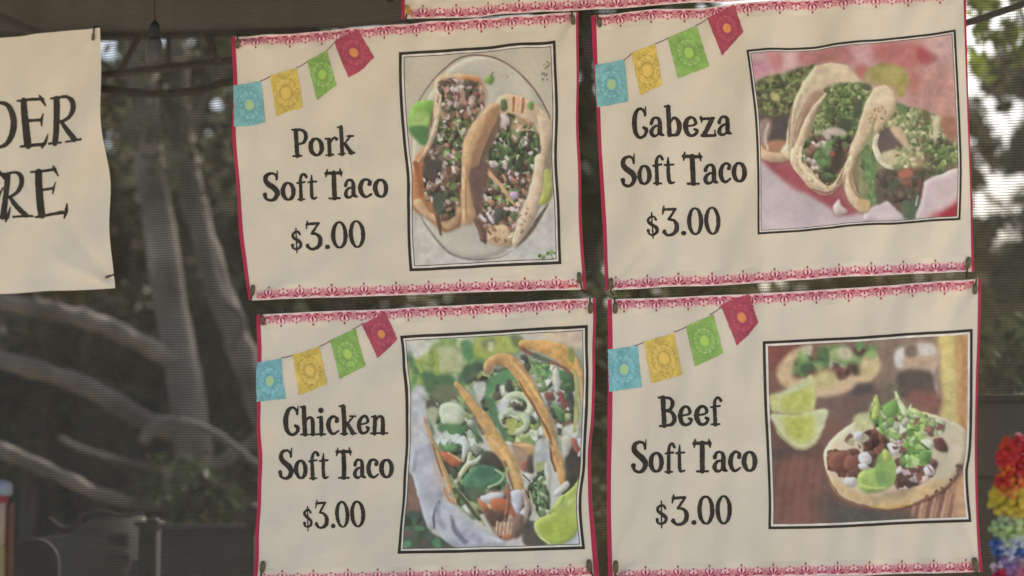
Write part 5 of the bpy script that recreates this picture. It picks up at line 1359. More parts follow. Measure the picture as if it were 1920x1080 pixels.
# pendant lamp hanging under the canopy
LP = 6.05
lo_ = at(289, 120, LP)
lamp = thing('pendant_lamp', 'unlit pendant lamp with black socket and pale frosted shade, top left', 'lamp', lo_)
mpx = 2 * LP * TANH / 1920
m = MB(); m.tube([at(290, 42, LP), at(290, -20, LP), at(289, -110, LP)], 0.0022, 6); m.build('cord', M_CORD, lamp, True, lo_)
m = MB(); z0 = at(290, 72, LP); m.lathe(z0, [(0.004, 34*mpx), (0.008, 33*mpx), (0.009, 29*mpx), (0.0155, 27*mpx), (0.0175, 20*mpx), (0.0185, 2*mpx), (0.018, 0)][::-1], 16); m.build('socket', M_BLACK, lamp, True, lo_)
m = MB(); z0 = at(288, 121, LP); m.lathe(z0, [(0.001, 0), (0.018, 0.002), (0.0255, 6*mpx), (0.0275, 20*mpx), (0.027, 40*mpx), (0.022, 48*mpx), (0.018, 49*mpx)], 20); m.build('shade', M_FROST, lamp, True, lo_)
m = MB(); p = at(732, -4, LP); m.box(p, (0.028, 0.03, 0.026), bevel=0.005); m.tube([p, p + np.array([0, 0, 0.3])], 0.003, 6)
tag(m.build('cable_clip', M_BLACK), 'small black clip hanging at the top edge, left of the highest banner', 'clip')

# ------------------------------------------------------------------ trees and bushes beyond the net
def leaves(n, shape, size, cols, seed, droop=0.0):
    """n leaf shaped faces in a volume; shape(rng) -> point"""
    r = np.random.default_rng(seed)
    C = shape(r, n)
    a = r.normal(size=(n, 3)); a[:, 2] -= droop; a /= np.linalg.norm(a, axis=1)[:, None]
    b = r.normal(size=(n, 3)); b -= a * (a * b).sum(1)[:, None]; b /= np.linalg.norm(b, axis=1)[:, None]
    c = np.cross(a, b)
    s = size * r.uniform(0.6, 1.3, n)[:, None]
    V = np.stack([C - a*s, C - a*s*0.1 + b*s*0.42 + c*s*0.06, C + a*s, C - a*s*0.1 - b*s*0.42 + c*s*0.06], 1).reshape(-1, 3)
    F = np.arange(4 * n).reshape(n, 4)
    cols = np.asarray(cols); k = r.integers(0, len(cols), n)
    col = cols[k] * r.uniform(0.7, 1.3, (n, 1))
    return V, F, np.repeat(col, 4, 0)

def clumps(centres, radii):
    centres = np.asarray(centres, float); radii = np.asarray(radii, float)
    def f(r, n):
        k = r.integers(0, len(centres), n)
        d = r.normal(size=(n, 3)); d /= np.linalg.norm(d, axis=1)[:, None]
        rad = r.uniform(0, 1, (n, 1)) ** 0.5
        R = radii[k] if radii.ndim == 2 else radii[k][:, None]
        P = centres[k] + d * rad * R
        P[:, 2] = np.maximum(P[:, 2], 0.03)
        return P
    return f

GREENS = [(0.040, 0.058, 0.020), (0.055, 0.075, 0.026), (0.032, 0.046, 0.018), (0.070, 0.085, 0.030)]
DARKS = [(0.030, 0.034, 0.016), (0.040, 0.042, 0.020), (0.024, 0.028, 0.014)]
LIMES = [(0.15, 0.20, 0.035), (0.12, 0.17, 0.03), (0.18, 0.21, 0.05), (0.09, 0.14, 0.03)]
M_BARK = plain('pale_bark', (0.165, 0.148, 0.125), 0.9, 0.6, 2.6, 0.9, 12.0)  # broad tone blotches put dappled sunlight into the bark colour
M_BARK_D = plain('dark_bark', (0.10, 0.085, 0.065), 0.9, 0.3, 6.0, 0.8, 12.0)

def limb(m, px, depth, w0, w1, n=10):
    """a limb along photo positions at given depths; w = half width in photo units"""
    P = []
    for k, (x, y) in enumerate(px):
        P.append(at(x, y, depth[k] if not np.isscalar(depth) else depth))
    P = catmull(P, 5)
    sc = 2 * np.mean(depth) * TANH / 1920
    rr = np.linspace(w0, w1, len(P)) * sc
    wr = np.random.default_rng(int(w0 * 100 + px[0][0] * 7) % 9999)
    rr = rr * (1 + 0.10 * np.sin(np.arange(len(P)) * 1.7 + w0) + wr.uniform(-.05, .07, len(P)))
    P = P + wr.normal(0, 0.06 * rr.mean(), P.shape)
    m.tube(list(P), list(rr), n)

# the pale many-stemmed tree on the left
TY = 12.0
base = at(372, 1010, TY); base = np.array([base[0] + 0.1, TY, 0.0])
pale = thing('pale_tree', 'pale barked tree with twin stems and long bare limbs, seen through the net', 'tree', base)
m = MB()
m.tube(list(catmull([base + np.array([0.12, 0, -0.05]), at(392, 1010, TY), at(372, 930, TY), at(362, 830, TY), at(345, 700, TY), at(318, 560, TY), at(300, 430, TY), at(278, 300, TY), at(268, 190, TY), at(255, 40, TY), at(240, -160, TY)], 5)), list(np.linspace(0.125, 0.085, 51) * (1 + np.random.default_rng(8).uniform(-.05, .06, 51))), 12)
m.build('trunk', M_BARK, pale, True, base)
m = MB(); limb(m, [(560, 1120), (524, 960), (500, 800), (455, 665), (412, 545), (374, 420), (346, 300), (334, 190), (328, 40), (318, -140)], [TY+.5, TY+.5, TY+.4, TY+.3, TY+.3, TY+.3, TY+.3, TY+.4, TY+.5, TY+.6], 26, 22); m.build('stem', M_BARK, pale, True, base)
m = MB(); limb(m, [(352, 820), (275, 790), (170, 730), (60, 690), (-80, 660)], [TY, TY-.2, TY-.4, TY-.7, TY-1], 20, 17); m.build('limb', M_BARK, pale, True, base)
m = MB(); limb(m, [(345, 690), (280, 650), (190, 610), (90, 580), (-90, 555)], [TY, TY-.2, TY-.5, TY-.8, TY-1.2], 19, 16); m.build('limb', M_BARK, pale, True, base)
m = MB(); limb(m, [(368, 900), (300, 945), (200, 930), (110, 890), (40, 858), (-60, 820)], [TY, TY-.4, TY-.6, TY-.9, TY-1.1, TY-1.3], 10, 14); m.build('limb', M_BARK, pale, True, base)
m = MB(); limb(m, [(268, 830), (290, 795), (330, 790), (390, 806), (440, 838), (490, 880)], TY - .3, 11, 6, 8); m.build('limb', M_BARK, pale, True, base)
m = MB(); limb(m, [(110, 820), (150, 840), (220, 862), (300, 880)], TY + .4, 5, 6, 8); m.build('limb', M_BARK, pale, True, base)
m = MB(); limb(m, [(390, 880), (440, 850), (520, 800), (620, 720), (720, 640)], [TY, TY+.1, TY+.3, TY+.6, TY+.9], 13, 9); m.build('limb', M_BARK, pale, True, base)
m = MB(); limb(m, [(436, 660), (455, 600), (420, 560), (395, 480), (380, 400)], TY + .1, 8, 6, 8); m.build('limb', M_BARK, pale, True, base)
m = MB(); limb(m, [(262, 250), (220, 200), (170, 140), (90, 60)], TY, 10, 6, 8); m.build('limb', M_BARK, pale, True, base)
m = MB(); limb(m, [(340, 250), (390, 170), (450, 90), (520, 0)], TY, 10, 6, 8); m.build('limb', M_BARK, pale, True, base)
rr = random.Random(4)
cc = [at(rr.uniform(150, 640), rr.uniform(-120, 330), TY + rr.uniform(-0.4, 2.0)) for _ in range(34)]
V, F, C = leaves(2600, clumps(cc, [rr.uniform(0.18, 0.5) for _ in cc]), 0.06, [(0.10, 0.11, 0.055), (0.13, 0.125, 0.08), (0.075, 0.085, 0.04)], 5)
mk_mesh('crown', V, F, M_LEAF, pale, C, False, base)

def bush(name, label, cat, px, y_top, Y, halfw, n, size, cols, seed, group=None, ztop=None, depth=1.2):
    c = at(px, y_top, Y); top = c[2]
    b = np.array([c[0], Y, 0.0])
    r = random.Random(seed)
    root = thing(name, label, cat, b, group)
    m = MB()
    for k in range(5):
        dx = r.uniform(-0.5, 0.5) * halfw
        m.tube([b + np.array([dx * 0.15, r.uniform(-.1, .1), -0.02]), b + np.array([dx * 0.5, r.uniform(-.2, .2), top * 0.35]), b + np.array([dx, r.uniform(-.3, .3), top * 0.75])], [0.05, 0.035, 0.012], 7)
    m.build('trunk', M_BARK_D, root, True, b)
    cc = []; rd = []
    for k in range(int(26)):
        z = r.uniform(0.12, 0.92) * top
        w = halfw * (0.55 + 0.45 * math.sin(math.pi * min(1, z / top * 0.9 + 0.1)))
        cc.append(b + np.array([r.uniform(-1, 1) * w, r.uniform(-0.5, 0.5) * depth, z])); rd.append(r.uniform(0.25, 0.55) * min(1.0, halfw))
    V, F, C = leaves(n, clumps(cc, rd), size, cols, seed)
    mk_mesh('crown', V, F, M_LEAF, root, C, False, b)
    return root

bush('shrub', 'dark low shrub behind the bare limbs at the far left', 'shrub', 60, 560, 14.2, 1.1, 9000, 0.075, DARKS, 11)
bush('shrub', 'dark shrub behind the pale tree stems, left of the pork banner', 'shrub', 300, 520, 14.6, 0.9, 8000, 0.075, DARKS + GREENS[:1], 12)
bush('shrub', 'green shrub at the foot of the pale tree', 'shrub', 330, 850, 10.9, 0.42, 3000, 0.05, GREENS + DARKS, 13)
bush('shrub', 'dark shrub seen in the gap between the two columns of banners', 'shrub', 1120, 560, 11.5, 0.8, 4000, 0.07, GREENS + [(0.10, 0.10, 0.055), (0.13, 0.125, 0.075)], 14)
bush('shrub', 'grey green shrub low on the right, above the dark cabinet', 'shrub', 1885, 560, 9.6, 0.6, 4200, 0.055, GREENS + [(0.075, 0.08, 0.04)], 15)

def tree(label, px, Y, ztop, spread, n, size, cols, seed, zlow=1.2, gaps=0.4, name='leafy_tree', tw=1.0, lean=0.0, spots=None):
    c = at(px, 700, Y); b = np.array([c[0], Y, 0.0])
    r = random.Random(seed)
    root = thing(name, label, 'tree', b)
    m = MB()
    m.tube([b + np.array([lean, 0, -.05]), b + np.array([0.05 + .75*lean, 0, ztop*0.3]), b + np.array([-0.05 + .35*lean, 0.05, ztop*0.6]), b + np.array([0.03, 0, ztop*0.88])], [0.17 * tw, 0.13 * tw, 0.09 * tw, 0.03 * tw], 10)
    cc = []; rd = []
    for k in range(44):
        z = r.uniform(zlow, ztop); h = (z - zlow) / (ztop - zlow)
        w = spread * (0.45 + 0.75 * math.sin(math.pi * (0.15 + 0.75 * h)))
        a = r.uniform(0, 6.28); q = math.sqrt(r.uniform(0, 1)) * w
        p = b + np.array([q * math.cos(a), q * math.sin(a) * 0.7, z])
        cc.append(p); rd.append(r.uniform(0.22, 0.5) * spread * gaps)
        if k < 12:
            zz = max(0.6, z * 0.62); s = b + np.array([lean * (1 - zz / (0.88 * ztop)), 0, zz])
            m.tube([s, (s + p) / 2 + np.array([0, 0, 0.05]), p], [0.045 * tw, 0.028 * tw, 0.008], 6)
    m.build('trunk', M_BARK_D, root, True, b)
    if spots: cc, rd = spots
    V, F, C = leaves(n, clumps(cc, rd), size, cols, seed)
    mk_mesh('crown', V, F, M_LEAF, root, C, False, b)
    return root

rs = random.Random(63)
sp = []; sr = []
holes = [(1852, 375, 26), (1905, 365, 28), (1868, 452, 16), (1882, 250, 20), (1850, 200, 12), (1912, 215, 14), (1838, 310, 12), (1900, 440, 14), (1868, 330, 12), (1850, 510, 10)]
while len(sp) < 300:
    x, y = rs.uniform(1800, 2050), rs.uniform(110, 600)
    if any((x - hx) ** 2 + ((y - hy) * 0.8) ** 2 < (hr + 9) ** 2 for hx, hy, hr in holes): continue
    sp.append(at(x, y, rs.uniform(13.6, 15.6))); sr.append(rs.uniform(0.05, 0.13))
tree('leafy tree with bright lime foliage lit from behind, top right', 1925, 10.5, 4.55, 0.40, 1500, 0.045, [(0.30, 0.36, 0.06), (0.24, 0.30, 0.05), (0.34, 0.38, 0.09), (0.18, 0.25, 0.05)], 21, 3.75, 0.55, tw=0.3, lean=1.3)
tree('olive green tree with white sky showing through its leaves, at the right edge', 1890, 14.5, 6.2, 0.8, 20000, 0.04, [(0.16, 0.155, 0.09), (0.13, 0.135, 0.07), (0.20, 0.19, 0.12), (0.15, 0.17, 0.06), (0.10, 0.105, 0.05)], 22, 1.2, 0.52, tw=0.25, lean=1.6, spots=(sp, sr))
tree('tall leafy tree far behind the pale tree, upper left', 230, 19.0, 7.5, 2.6, 17000, 0.10, [(0.15, 0.14, 0.10), (0.12, 0.12, 0.075), (0.18, 0.165, 0.125), (0.10, 0.11, 0.06)], 23, 2.2, 0.5)
tree('leafy tree standing behind the gap between banners', 1110, 17.0, 7.5, 1.9, 9000, 0.10, GREENS, 24, 1.0, 0.5)
tree('leafy tree hidden mostly behind the chicken and pork banners', 640, 17.5, 7.5, 1.9, 9000, 0.10, GREENS, 25, 1.0, 0.5)
r = random.Random(77)
cc = []; rd = []
for k in range(240):
    x = r.uniform(-13, 9.5); Y = r.uniform(21, 27)
    hgt = 5.0 if x < 2.5 else 3.9
    cc.append((x, Y, r.uniform(0.2, 1.0) ** 1.2 * hgt)); rd.append(r.uniform(0.5, 1.1))
V, F, C = leaves(52000, clumps(cc, rd), 0.16, GREENS[1:2] + [(0.12, 0.115, 0.065), (0.15, 0.14, 0.085), (0.09, 0.095, 0.045), (0.05, 0.055, 0.03)], 78)
tag(mk_mesh('far_woodland', V, F, M_LEAF, None, C, False), kind='stuff')

# ------------------------------------------------------------------ things standing behind the net at the bottom
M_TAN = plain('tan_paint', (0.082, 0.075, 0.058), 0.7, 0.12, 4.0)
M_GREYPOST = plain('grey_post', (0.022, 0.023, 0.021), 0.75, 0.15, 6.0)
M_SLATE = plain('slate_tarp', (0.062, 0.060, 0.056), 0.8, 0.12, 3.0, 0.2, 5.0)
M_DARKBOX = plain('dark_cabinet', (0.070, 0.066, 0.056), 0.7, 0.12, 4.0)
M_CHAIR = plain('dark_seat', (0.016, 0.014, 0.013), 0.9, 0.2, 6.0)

CY = 8.4
p0, p1 = at(64, 975, CY), at(266, 970, CY)
w = p1[0] - p0[0]; zt = p1[2]; cx = (p0[0] + p1[0]) / 2
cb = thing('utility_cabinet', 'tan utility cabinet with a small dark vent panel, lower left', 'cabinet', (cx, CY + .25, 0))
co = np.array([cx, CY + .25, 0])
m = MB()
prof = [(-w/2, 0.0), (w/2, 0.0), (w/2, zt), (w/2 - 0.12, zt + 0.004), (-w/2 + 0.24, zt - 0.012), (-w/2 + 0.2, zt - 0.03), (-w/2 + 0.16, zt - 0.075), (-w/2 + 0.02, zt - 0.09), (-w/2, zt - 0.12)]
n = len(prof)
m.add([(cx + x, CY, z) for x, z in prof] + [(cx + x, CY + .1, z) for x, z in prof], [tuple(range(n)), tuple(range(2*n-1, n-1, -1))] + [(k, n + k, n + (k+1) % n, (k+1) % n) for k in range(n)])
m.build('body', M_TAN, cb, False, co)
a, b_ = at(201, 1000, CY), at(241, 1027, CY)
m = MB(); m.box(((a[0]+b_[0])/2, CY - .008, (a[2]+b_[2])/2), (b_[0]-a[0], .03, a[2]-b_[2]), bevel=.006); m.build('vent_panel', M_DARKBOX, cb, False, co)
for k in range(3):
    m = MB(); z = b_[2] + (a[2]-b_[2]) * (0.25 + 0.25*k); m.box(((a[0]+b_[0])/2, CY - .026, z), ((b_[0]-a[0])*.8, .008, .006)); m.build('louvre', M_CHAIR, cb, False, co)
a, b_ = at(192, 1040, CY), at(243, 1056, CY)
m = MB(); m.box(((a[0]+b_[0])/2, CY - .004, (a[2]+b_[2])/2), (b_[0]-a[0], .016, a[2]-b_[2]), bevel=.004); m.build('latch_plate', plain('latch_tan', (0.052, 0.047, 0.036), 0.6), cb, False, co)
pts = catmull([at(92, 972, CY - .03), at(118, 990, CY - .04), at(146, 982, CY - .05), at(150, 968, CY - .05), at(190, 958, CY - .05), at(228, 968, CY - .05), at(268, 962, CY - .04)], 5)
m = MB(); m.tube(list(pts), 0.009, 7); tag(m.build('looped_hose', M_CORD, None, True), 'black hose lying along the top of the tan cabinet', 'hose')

# round dark chair back in front of the cabinet
HY = 7.6
c0 = at(62, 1058, HY)
ch = thing('round_chair', 'dark chair with a rounded back in front of the tan cabinet', 'chair', (c0[0], HY, 0))
co = np.array([c0[0], HY, 0])
R = at(110, 1058, HY)[0] - c0[0]
m = MB(); prof = []
ringn = 20
out = [(c0[0] + R * math.cos(t), c0[2] + R * 1.02 * math.sin(t)) for t in np.linspace(0, math.pi, ringn)] + [(c0[0] - R * .95, 0.62), (c0[0] + R * .95, 0.62)]
n = len(out)
for y, s in ((HY - .012, .97), (HY, 1), (HY + .03, 1), (HY + .042, .97)):
    m.v += [(c0[0] + (x - c0[0]) * s, y, c0[2] + (z - c0[2]) * s) for x, z in out]
m.f = [tuple(range(n)), tuple(range(4*n-1, 3*n-1, -1))] + [(q*n+k, (q+1)*n+k, (q+1)*n+(k+1) % n, q*n+(k+1) % n) for q in range(3) for k in range(n)]
m.build('backrest', M_CHAIR, ch, True, co)
m = MB(); m.box((c0[0], HY - .2, .46), (R*2, .42, .05), bevel=.02); m.build('seat', M_CHAIR, ch, False, co)
for sx in (-1, 1):
    for y in (HY - .38, HY):
        m = MB(); m.tube([(c0[0] + sx*R*.85, y, 0), (c0[0] + sx*R*.8, y, .62 if y == HY else .44)], .014, 8); m.build('leg', M_STEEL, ch, True, co)

# grey post and the slate tarp fence
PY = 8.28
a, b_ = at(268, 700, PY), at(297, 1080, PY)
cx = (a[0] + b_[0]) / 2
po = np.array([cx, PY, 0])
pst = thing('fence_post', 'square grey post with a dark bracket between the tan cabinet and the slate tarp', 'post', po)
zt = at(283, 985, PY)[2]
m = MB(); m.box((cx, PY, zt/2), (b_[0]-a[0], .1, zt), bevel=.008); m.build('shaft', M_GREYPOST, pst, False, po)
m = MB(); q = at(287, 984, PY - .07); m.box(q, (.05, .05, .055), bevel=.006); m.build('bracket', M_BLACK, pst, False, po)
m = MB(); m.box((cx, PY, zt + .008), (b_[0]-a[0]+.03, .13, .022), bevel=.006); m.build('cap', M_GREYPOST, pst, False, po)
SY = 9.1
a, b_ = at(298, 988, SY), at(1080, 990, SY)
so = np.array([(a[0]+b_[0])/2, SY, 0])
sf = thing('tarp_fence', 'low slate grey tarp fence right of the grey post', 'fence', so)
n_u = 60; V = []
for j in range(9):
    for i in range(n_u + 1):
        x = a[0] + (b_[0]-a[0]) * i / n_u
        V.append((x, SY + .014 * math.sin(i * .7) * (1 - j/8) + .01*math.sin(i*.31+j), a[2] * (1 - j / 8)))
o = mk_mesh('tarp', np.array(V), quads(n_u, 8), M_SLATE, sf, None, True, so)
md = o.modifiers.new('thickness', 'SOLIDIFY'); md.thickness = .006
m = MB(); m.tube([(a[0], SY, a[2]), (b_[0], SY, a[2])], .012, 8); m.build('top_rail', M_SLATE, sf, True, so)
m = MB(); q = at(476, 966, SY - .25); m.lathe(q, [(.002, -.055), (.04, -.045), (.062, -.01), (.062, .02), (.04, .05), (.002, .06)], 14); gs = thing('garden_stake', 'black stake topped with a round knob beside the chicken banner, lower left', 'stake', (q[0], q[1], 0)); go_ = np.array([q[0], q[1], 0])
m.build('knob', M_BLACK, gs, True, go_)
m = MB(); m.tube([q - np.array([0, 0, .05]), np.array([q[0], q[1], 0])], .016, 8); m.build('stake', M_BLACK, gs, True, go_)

# dark cabinet behind the net at the lower right
KY = 6.3
a, b_ = at(1700, 746, KY), at(2080, 1080, KY)
kx = (a[0]+b_[0])/2; kw = b_[0]-a[0]; ko = np.array([kx, KY + .3, 0])
kb = thing('dark_cabinet', 'tall dark grey cabinet behind the net, right of the beef banner', 'cabinet', ko)
m = MB(); m.box((kx, KY + .3, a[2]/2), (kw, .6, a[2] - .03), bevel=.01); m.build('body', M_DARKBOX, kb, False, ko)
m = MB(); m.box((kx, KY + .3, a[2]), (kw + .03, .63, .022), bevel=.006); m.build('top_board', M_CHAIR, kb, False, ko)
q = at(1700, 895, KY); 
m = MB(); m.box((kx, KY - .004, q[2]), (kw - .02, .016, .012)); m.build('shelf_edge', M_CHAIR, kb, False, ko)
q2 = at(1700, 985, KY)
m = MB(); m.box((kx, KY - .006, (q[2]+q2[2])/2), (kw - .06, .012, q[2]-q2[2]-.03), bevel=.004); m.build('drawer_front', plain('green_grey_drawer', (.062, .064, .05), .7), kb, False, ko)

# ------------------------------------------------------------------ the banners
print('setting done')
def P4(*p): return [tuple(q) for q in p]
b1 = Banner('Pork Soft Taco menu banner with two tacos on a plate', Patch(
    P4((437, 70), (560, 63), (700, 51), (850, 40), (960, 32), (1086, 24)), P4((1086, 24), (1087, 140), (1087, 240), (1091, 350), (1095, 460), (1101, 543)),
    P4((470, 564), (545, 561), (700, 556), (860, 550), (980, 546), (1101, 543)), P4((437, 70), (440, 155), (440, 250), (444, 330), (452, 430), (461, 500), (470, 564))), 101)
b2 = Banner('Cabeza Soft Taco menu banner with three tacos on red and white paper', Patch(
    P4((1109, 29), (1200, 23), (1330, 14), (1430, 5), (1600, -6), (1811, -20)), P4((1811, -20), (1813, 60), (1816, 180), (1821, 320), (1824, 430), (1827, 510)),
    P4((1136, 545), (1260, 539), (1400, 533), (1520, 524), (1630, 518), (1827, 510)), P4((1109, 29), (1112, 115), (1118, 205), (1122, 280), (1128, 400), (1131, 470), (1136, 545))), 202)
b3 = Banner('Chicken Soft Taco menu banner with three crisp shells in a napkin', Patch(
    P4((483, 590), (600, 585), (720, 580), (840, 574), (980, 567), (1118, 559)), P4((1118, 559), (1117, 700), (1114, 790), (1110, 880), (1113, 960), (1119, 1020), (1125, 1080)),
    P4((480, 1095), (600, 1093), (760, 1090), (900, 1087), (1000, 1085), (1125, 1080)), P4((483, 590), (484, 700), (486, 800), (484, 910), (481, 1000), (480, 1095))), 303)
b4 = Banner('Beef Soft Taco menu banner with one open taco and lime wedges', Patch(
    P4((1141, 562), (1260, 558), (1440, 550), (1560, 543), (1700, 533), (1840, 523)), P4((1840, 523), (1838, 620), (1834, 720), (1832, 840), (1834, 950), (1838, 1020), (1843, 1072)),
    P4((1142, 1088), (1300, 1085), (1460, 1081), (1640, 1077), (1843, 1072)), P4((1141, 562), (1142, 680), (1142, 800), (1140, 900), (1140, 980), (1143, 1088))), 404)
b5 = Banner('topmost banner, only its lower lace border and pink hem showing', Patch(
    P4((748, -420), (1100, -440), (1800, -490)), P4((1800, -490), (1806, -250), (1810, -26)),
    P4((758, 40), (930, 30), (1160, 17), (1395, 2), (1600, -12), (1810, -26)), P4((748, -420), (752, -200), (758, 40))), 505, lift=0.003)
b0 = Banner('plain cream banner reading ORDER HERE, cut off at the left edge', Patch(
    P4((-440, 120), (-200, 96), (0, 73), (100, 63), (190, 53)), P4((190, 53), (193, 150), (197, 255), (205, 350), (213, 450), (219, 541)),
    P4((-420, 575), (-200, 562), (0, 551), (120, 546), (219, 541)), P4((-440, 120), (-432, 350), (-420, 575))), 606, folds=1.3)

for bb in (b1, b2, b3, b4, b5, b0): bb.cloth()
b1.hem('l', [7, 7, 6, 6, 8, 8, 5]); b1.hem('r', [4, 4, 4, 5, 5, 6])
b2.hem('l', [9, 8, 7, 6, 7, 7, 7]); b2.hem('r', [5, 4, 3, 3, 3, 5])
b3.hem('l', [8, 8, 7, 7, 8, 8]); b3.hem('r', [5, 5, 5, 6, 8, 10])
b4.hem('l', [8, 9, 9, 8, 8, 8]); b4.hem('r', [6, 5, 4, 4, 4, 6])
b5.hem('l', [7, 7, 7]); b5.hem('r', [4, 4])
b1.lace('t', 12, 12, 14); b1.lace('b', 14, 14, 24)
b2.lace('t', 14, 12, 6); b2.lace('b', 12, 12, 40)
b3.lace('t', 14, 14, 14); b3.lace('b', 14, 12, 8)
b4.lace('t', 14, 14, 30); b4.lace('b', 12, 14, 50)
b5.lace('b', 18, 14, 20)

BUNT = {
 b1: ([(440, 161), (491.7, 152.8), (500, 230.6), (470, 236), (443, 239)], [(509, 143.7), (558, 128), (570, 203), (544, 211), (523, 221)], [(577, 115), (615, 96), (636, 162), (622, 172), (598.5, 190)], [(629.6, 79), (672.4, 57), (703.5, 108.7), (679, 133), (657, 147.6)],
      [((491, 153), (512, 143)), ((557, 128), (579, 115)), ((614, 97), (632, 79))]),
 b2: ([(1115, 121.6), (1172, 112), (1179.4, 191.4), (1148, 196), (1119, 201)], [(1185.5, 102.3), (1232, 85.4), (1245.6, 163.7), (1225, 171), (1203.5, 181.7)], [(1254, 73.4), (1305.8, 48), (1330, 124), (1309, 133.6), (1273, 149)], [(1326, 33.7), (1378, 10.8), (1395.6, 62.6), (1374, 84), (1354, 104)],
      [((1171, 113), (1187, 102)), ((1231, 86), (1256, 73)), ((1304, 48), (1328, 33))]),
 b3: ([(484, 679.5), (532, 672), (538.8, 747.5), (512, 751), (485.5, 753.8)], [(553.8, 666), (602.5, 650), (615, 720), (588.8, 731), (561, 741)], [(623, 638.8), (670, 616), (686, 686), (662.5, 698.8), (638.8, 711)], [(681, 608.8), (722.5, 585), (747.5, 636), (730, 653.8), (708.8, 672)],
      [((531, 671), (556, 666)), ((601, 650), (625, 638)), ((664, 618), (683, 606))]),
 b4: ([(1142, 656), (1198, 648.8), (1204.5, 726), (1175, 731), (1145, 735)], [(1208.8, 641), (1265, 625), (1280, 702.5), (1262.5, 707.5), (1222.5, 719.5)], [(1287.5, 612.5), (1338.8, 590), (1357.5, 662.5), (1330, 676), (1305, 687.5)], [(1352.5, 572.5), (1403.8, 551), (1423, 606), (1405, 627.5), (1382.5, 647.5)],
      [((1190, 649), (1211, 641)), ((1264, 623), (1290, 612)), ((1332, 591), (1354, 576))]),
}
for bb, (t, y, g_, c, s) in BUNT.items():
    for k, (q, cols) in enumerate(((t, TURQ), (y, YELL), (g_, GREE), (c, CRIM))):
        bb.pennant(q, cols, bb.seed + k)
    bb.string(s)

b1.text('Pork', (551, 296), (671, 290), 53); b1.text('Soft Taco', (496, 379), (730, 371), 54); b1.text('$3.00', (547, 471), (688, 465), 52)
b2.text('Cabeza', (1187, 262), (1374, 254), 57); b2.text('Soft Taco', (1163, 351), (1403, 343), 58); b2.text('$3.00', (1216, 445), (1352, 440), 53)
b3.text('Chicken', (535, 817), (732, 814), 54); b3.text('Soft Taco', (524, 899), (740, 897), 56); b3.text('$3.00', (570, 991), (686, 989), 51)
b4.text('Beef', (1236, 801), (1358, 797), 57); b4.text('Soft Taco', (1183, 887), (1421, 885), 60); b4.text('$3.00', (1231, 985), (1374, 983), 55)

# ORDER HERE: wedge serif capitals
zf = 3.6
def q0(*p): return [(x / zf, 140 + y / zf) for x, y in p]
def sg(pts, w, curve=True):
    P, W_ = st(q0(*pts), [(v + 2.6) / zf for v in w] if not np.isscalar(w) else (w + 2.6) / zf, curve)
    return (P, W_)
def ltr(strokes):
    pts, faces = strokes_mesh(strokes)
    C = np.ones((len(pts), 1)) * INK_BLACK * (1 + 0.5 * vnoise(pts[:, 0], pts[:, 1], 9, 3)[:, None])
    mk_mesh('lettering', b0.pos(pts, 0.0011), faces, M_PRINT, b0.root, C, True, b0.o)
def shift(ss, dx, dy): return [(P + np.array([dx, dy]) / zf, w) for P, w in ss]
E1 = [sg([(182, 185), (198, 482)], [20, 21], False), sg([(134, 184), (300, 170)], [5, 8], False), sg([(284, 146), (296, 172), (314, 212)], [3, 10, 3]), sg([(200, 318), (284, 308)], [7, 7], False), sg([(298, 268), (286, 308), (284, 344)], [2, 7, 2]), sg([(152, 490), (290, 470)], [5, 10], False), sg([(322, 402), (304, 460), (284, 496)], [2, 9, 3])]
R1 = [sg([(386, 165), (376, 462)], [18, 20], False), sg([(350, 163), (400, 156)], [4, 7], False), sg([(398, 155), (450, 150), (486, 180), (492, 240), (462, 292), (404, 320)], [6, 9, 15, 17, 11, 7]), sg([(412, 318), (460, 376), (530, 446)], [9, 16, 17]), sg([(330, 466), (424, 462)], [5, 5], False), sg([(462, 460), (574, 447)], [5, 6], False)]
D1 = [sg([(-70, 200), (-60, 490)], [20, 20], False), sg([(-110, 200), (0, 192), (62, 212), (104, 290), (104, 380), (64, 462), (0, 494), (-100, 500)], [5, 8, 15, 22, 22, 14, 8, 5])]
O1 = [sg([(-560 + 105 * math.cos(t), 380 + 155 * math.sin(t)) for t in np.linspace(0, 6.283, 20)], [8 + 14 * abs(math.cos(t)) for t in np.linspace(0, 6.283, 20)])]
R2 = [sg([(62, 680), (48, 966)], [17, 19], False), sg([(22, 676), (80, 668)], [4, 7], False), sg([(76, 666), (124, 664), (156, 694), (160, 750), (130, 804), (76, 834)], [6, 9, 14, 16, 11, 7]), sg([(84, 830), (130, 886), (196, 954)], [9, 15, 14]), sg([(6, 976), (86, 970)], [5, 5], False), sg([(118, 966), (232, 958)], [5, 6], False)]
E2 = [sg([(270, 660), (290, 950)], [21, 22], False), sg([(222, 660), (396, 644)], [5, 9], False), sg([(376, 622), (394, 650), (420, 690)], [3, 10, 3]), sg([(296, 782), (380, 772)], [7, 7], False), sg([(400, 736), (384, 774), (376, 808)], [2, 7, 2]), sg([(250, 964), (430, 932)], [5, 10], False), sg([(464, 872), (452, 926), (436, 970)], [2, 9, 3])]
H2 = [sg([(-420, 700), (-410, 1000)], [20, 20], False), sg([(-260, 690), (-250, 990)], [20, 20], False), sg([(-420, 850), (-250, 840)], 8, False), sg([(-460, 700), (-380, 694)], 5, False), sg([(-300, 690), (-220, 684)], 5, False), sg([(-450, 1002), (-370, 996)], 5, False), sg([(-290, 992), (-210, 986)], 5, False)]
for ss in (O1, shift(R1, -690, 46), D1, E1, R1, H2, shift(E2, -370, 30), R2, E2): ltr(ss)

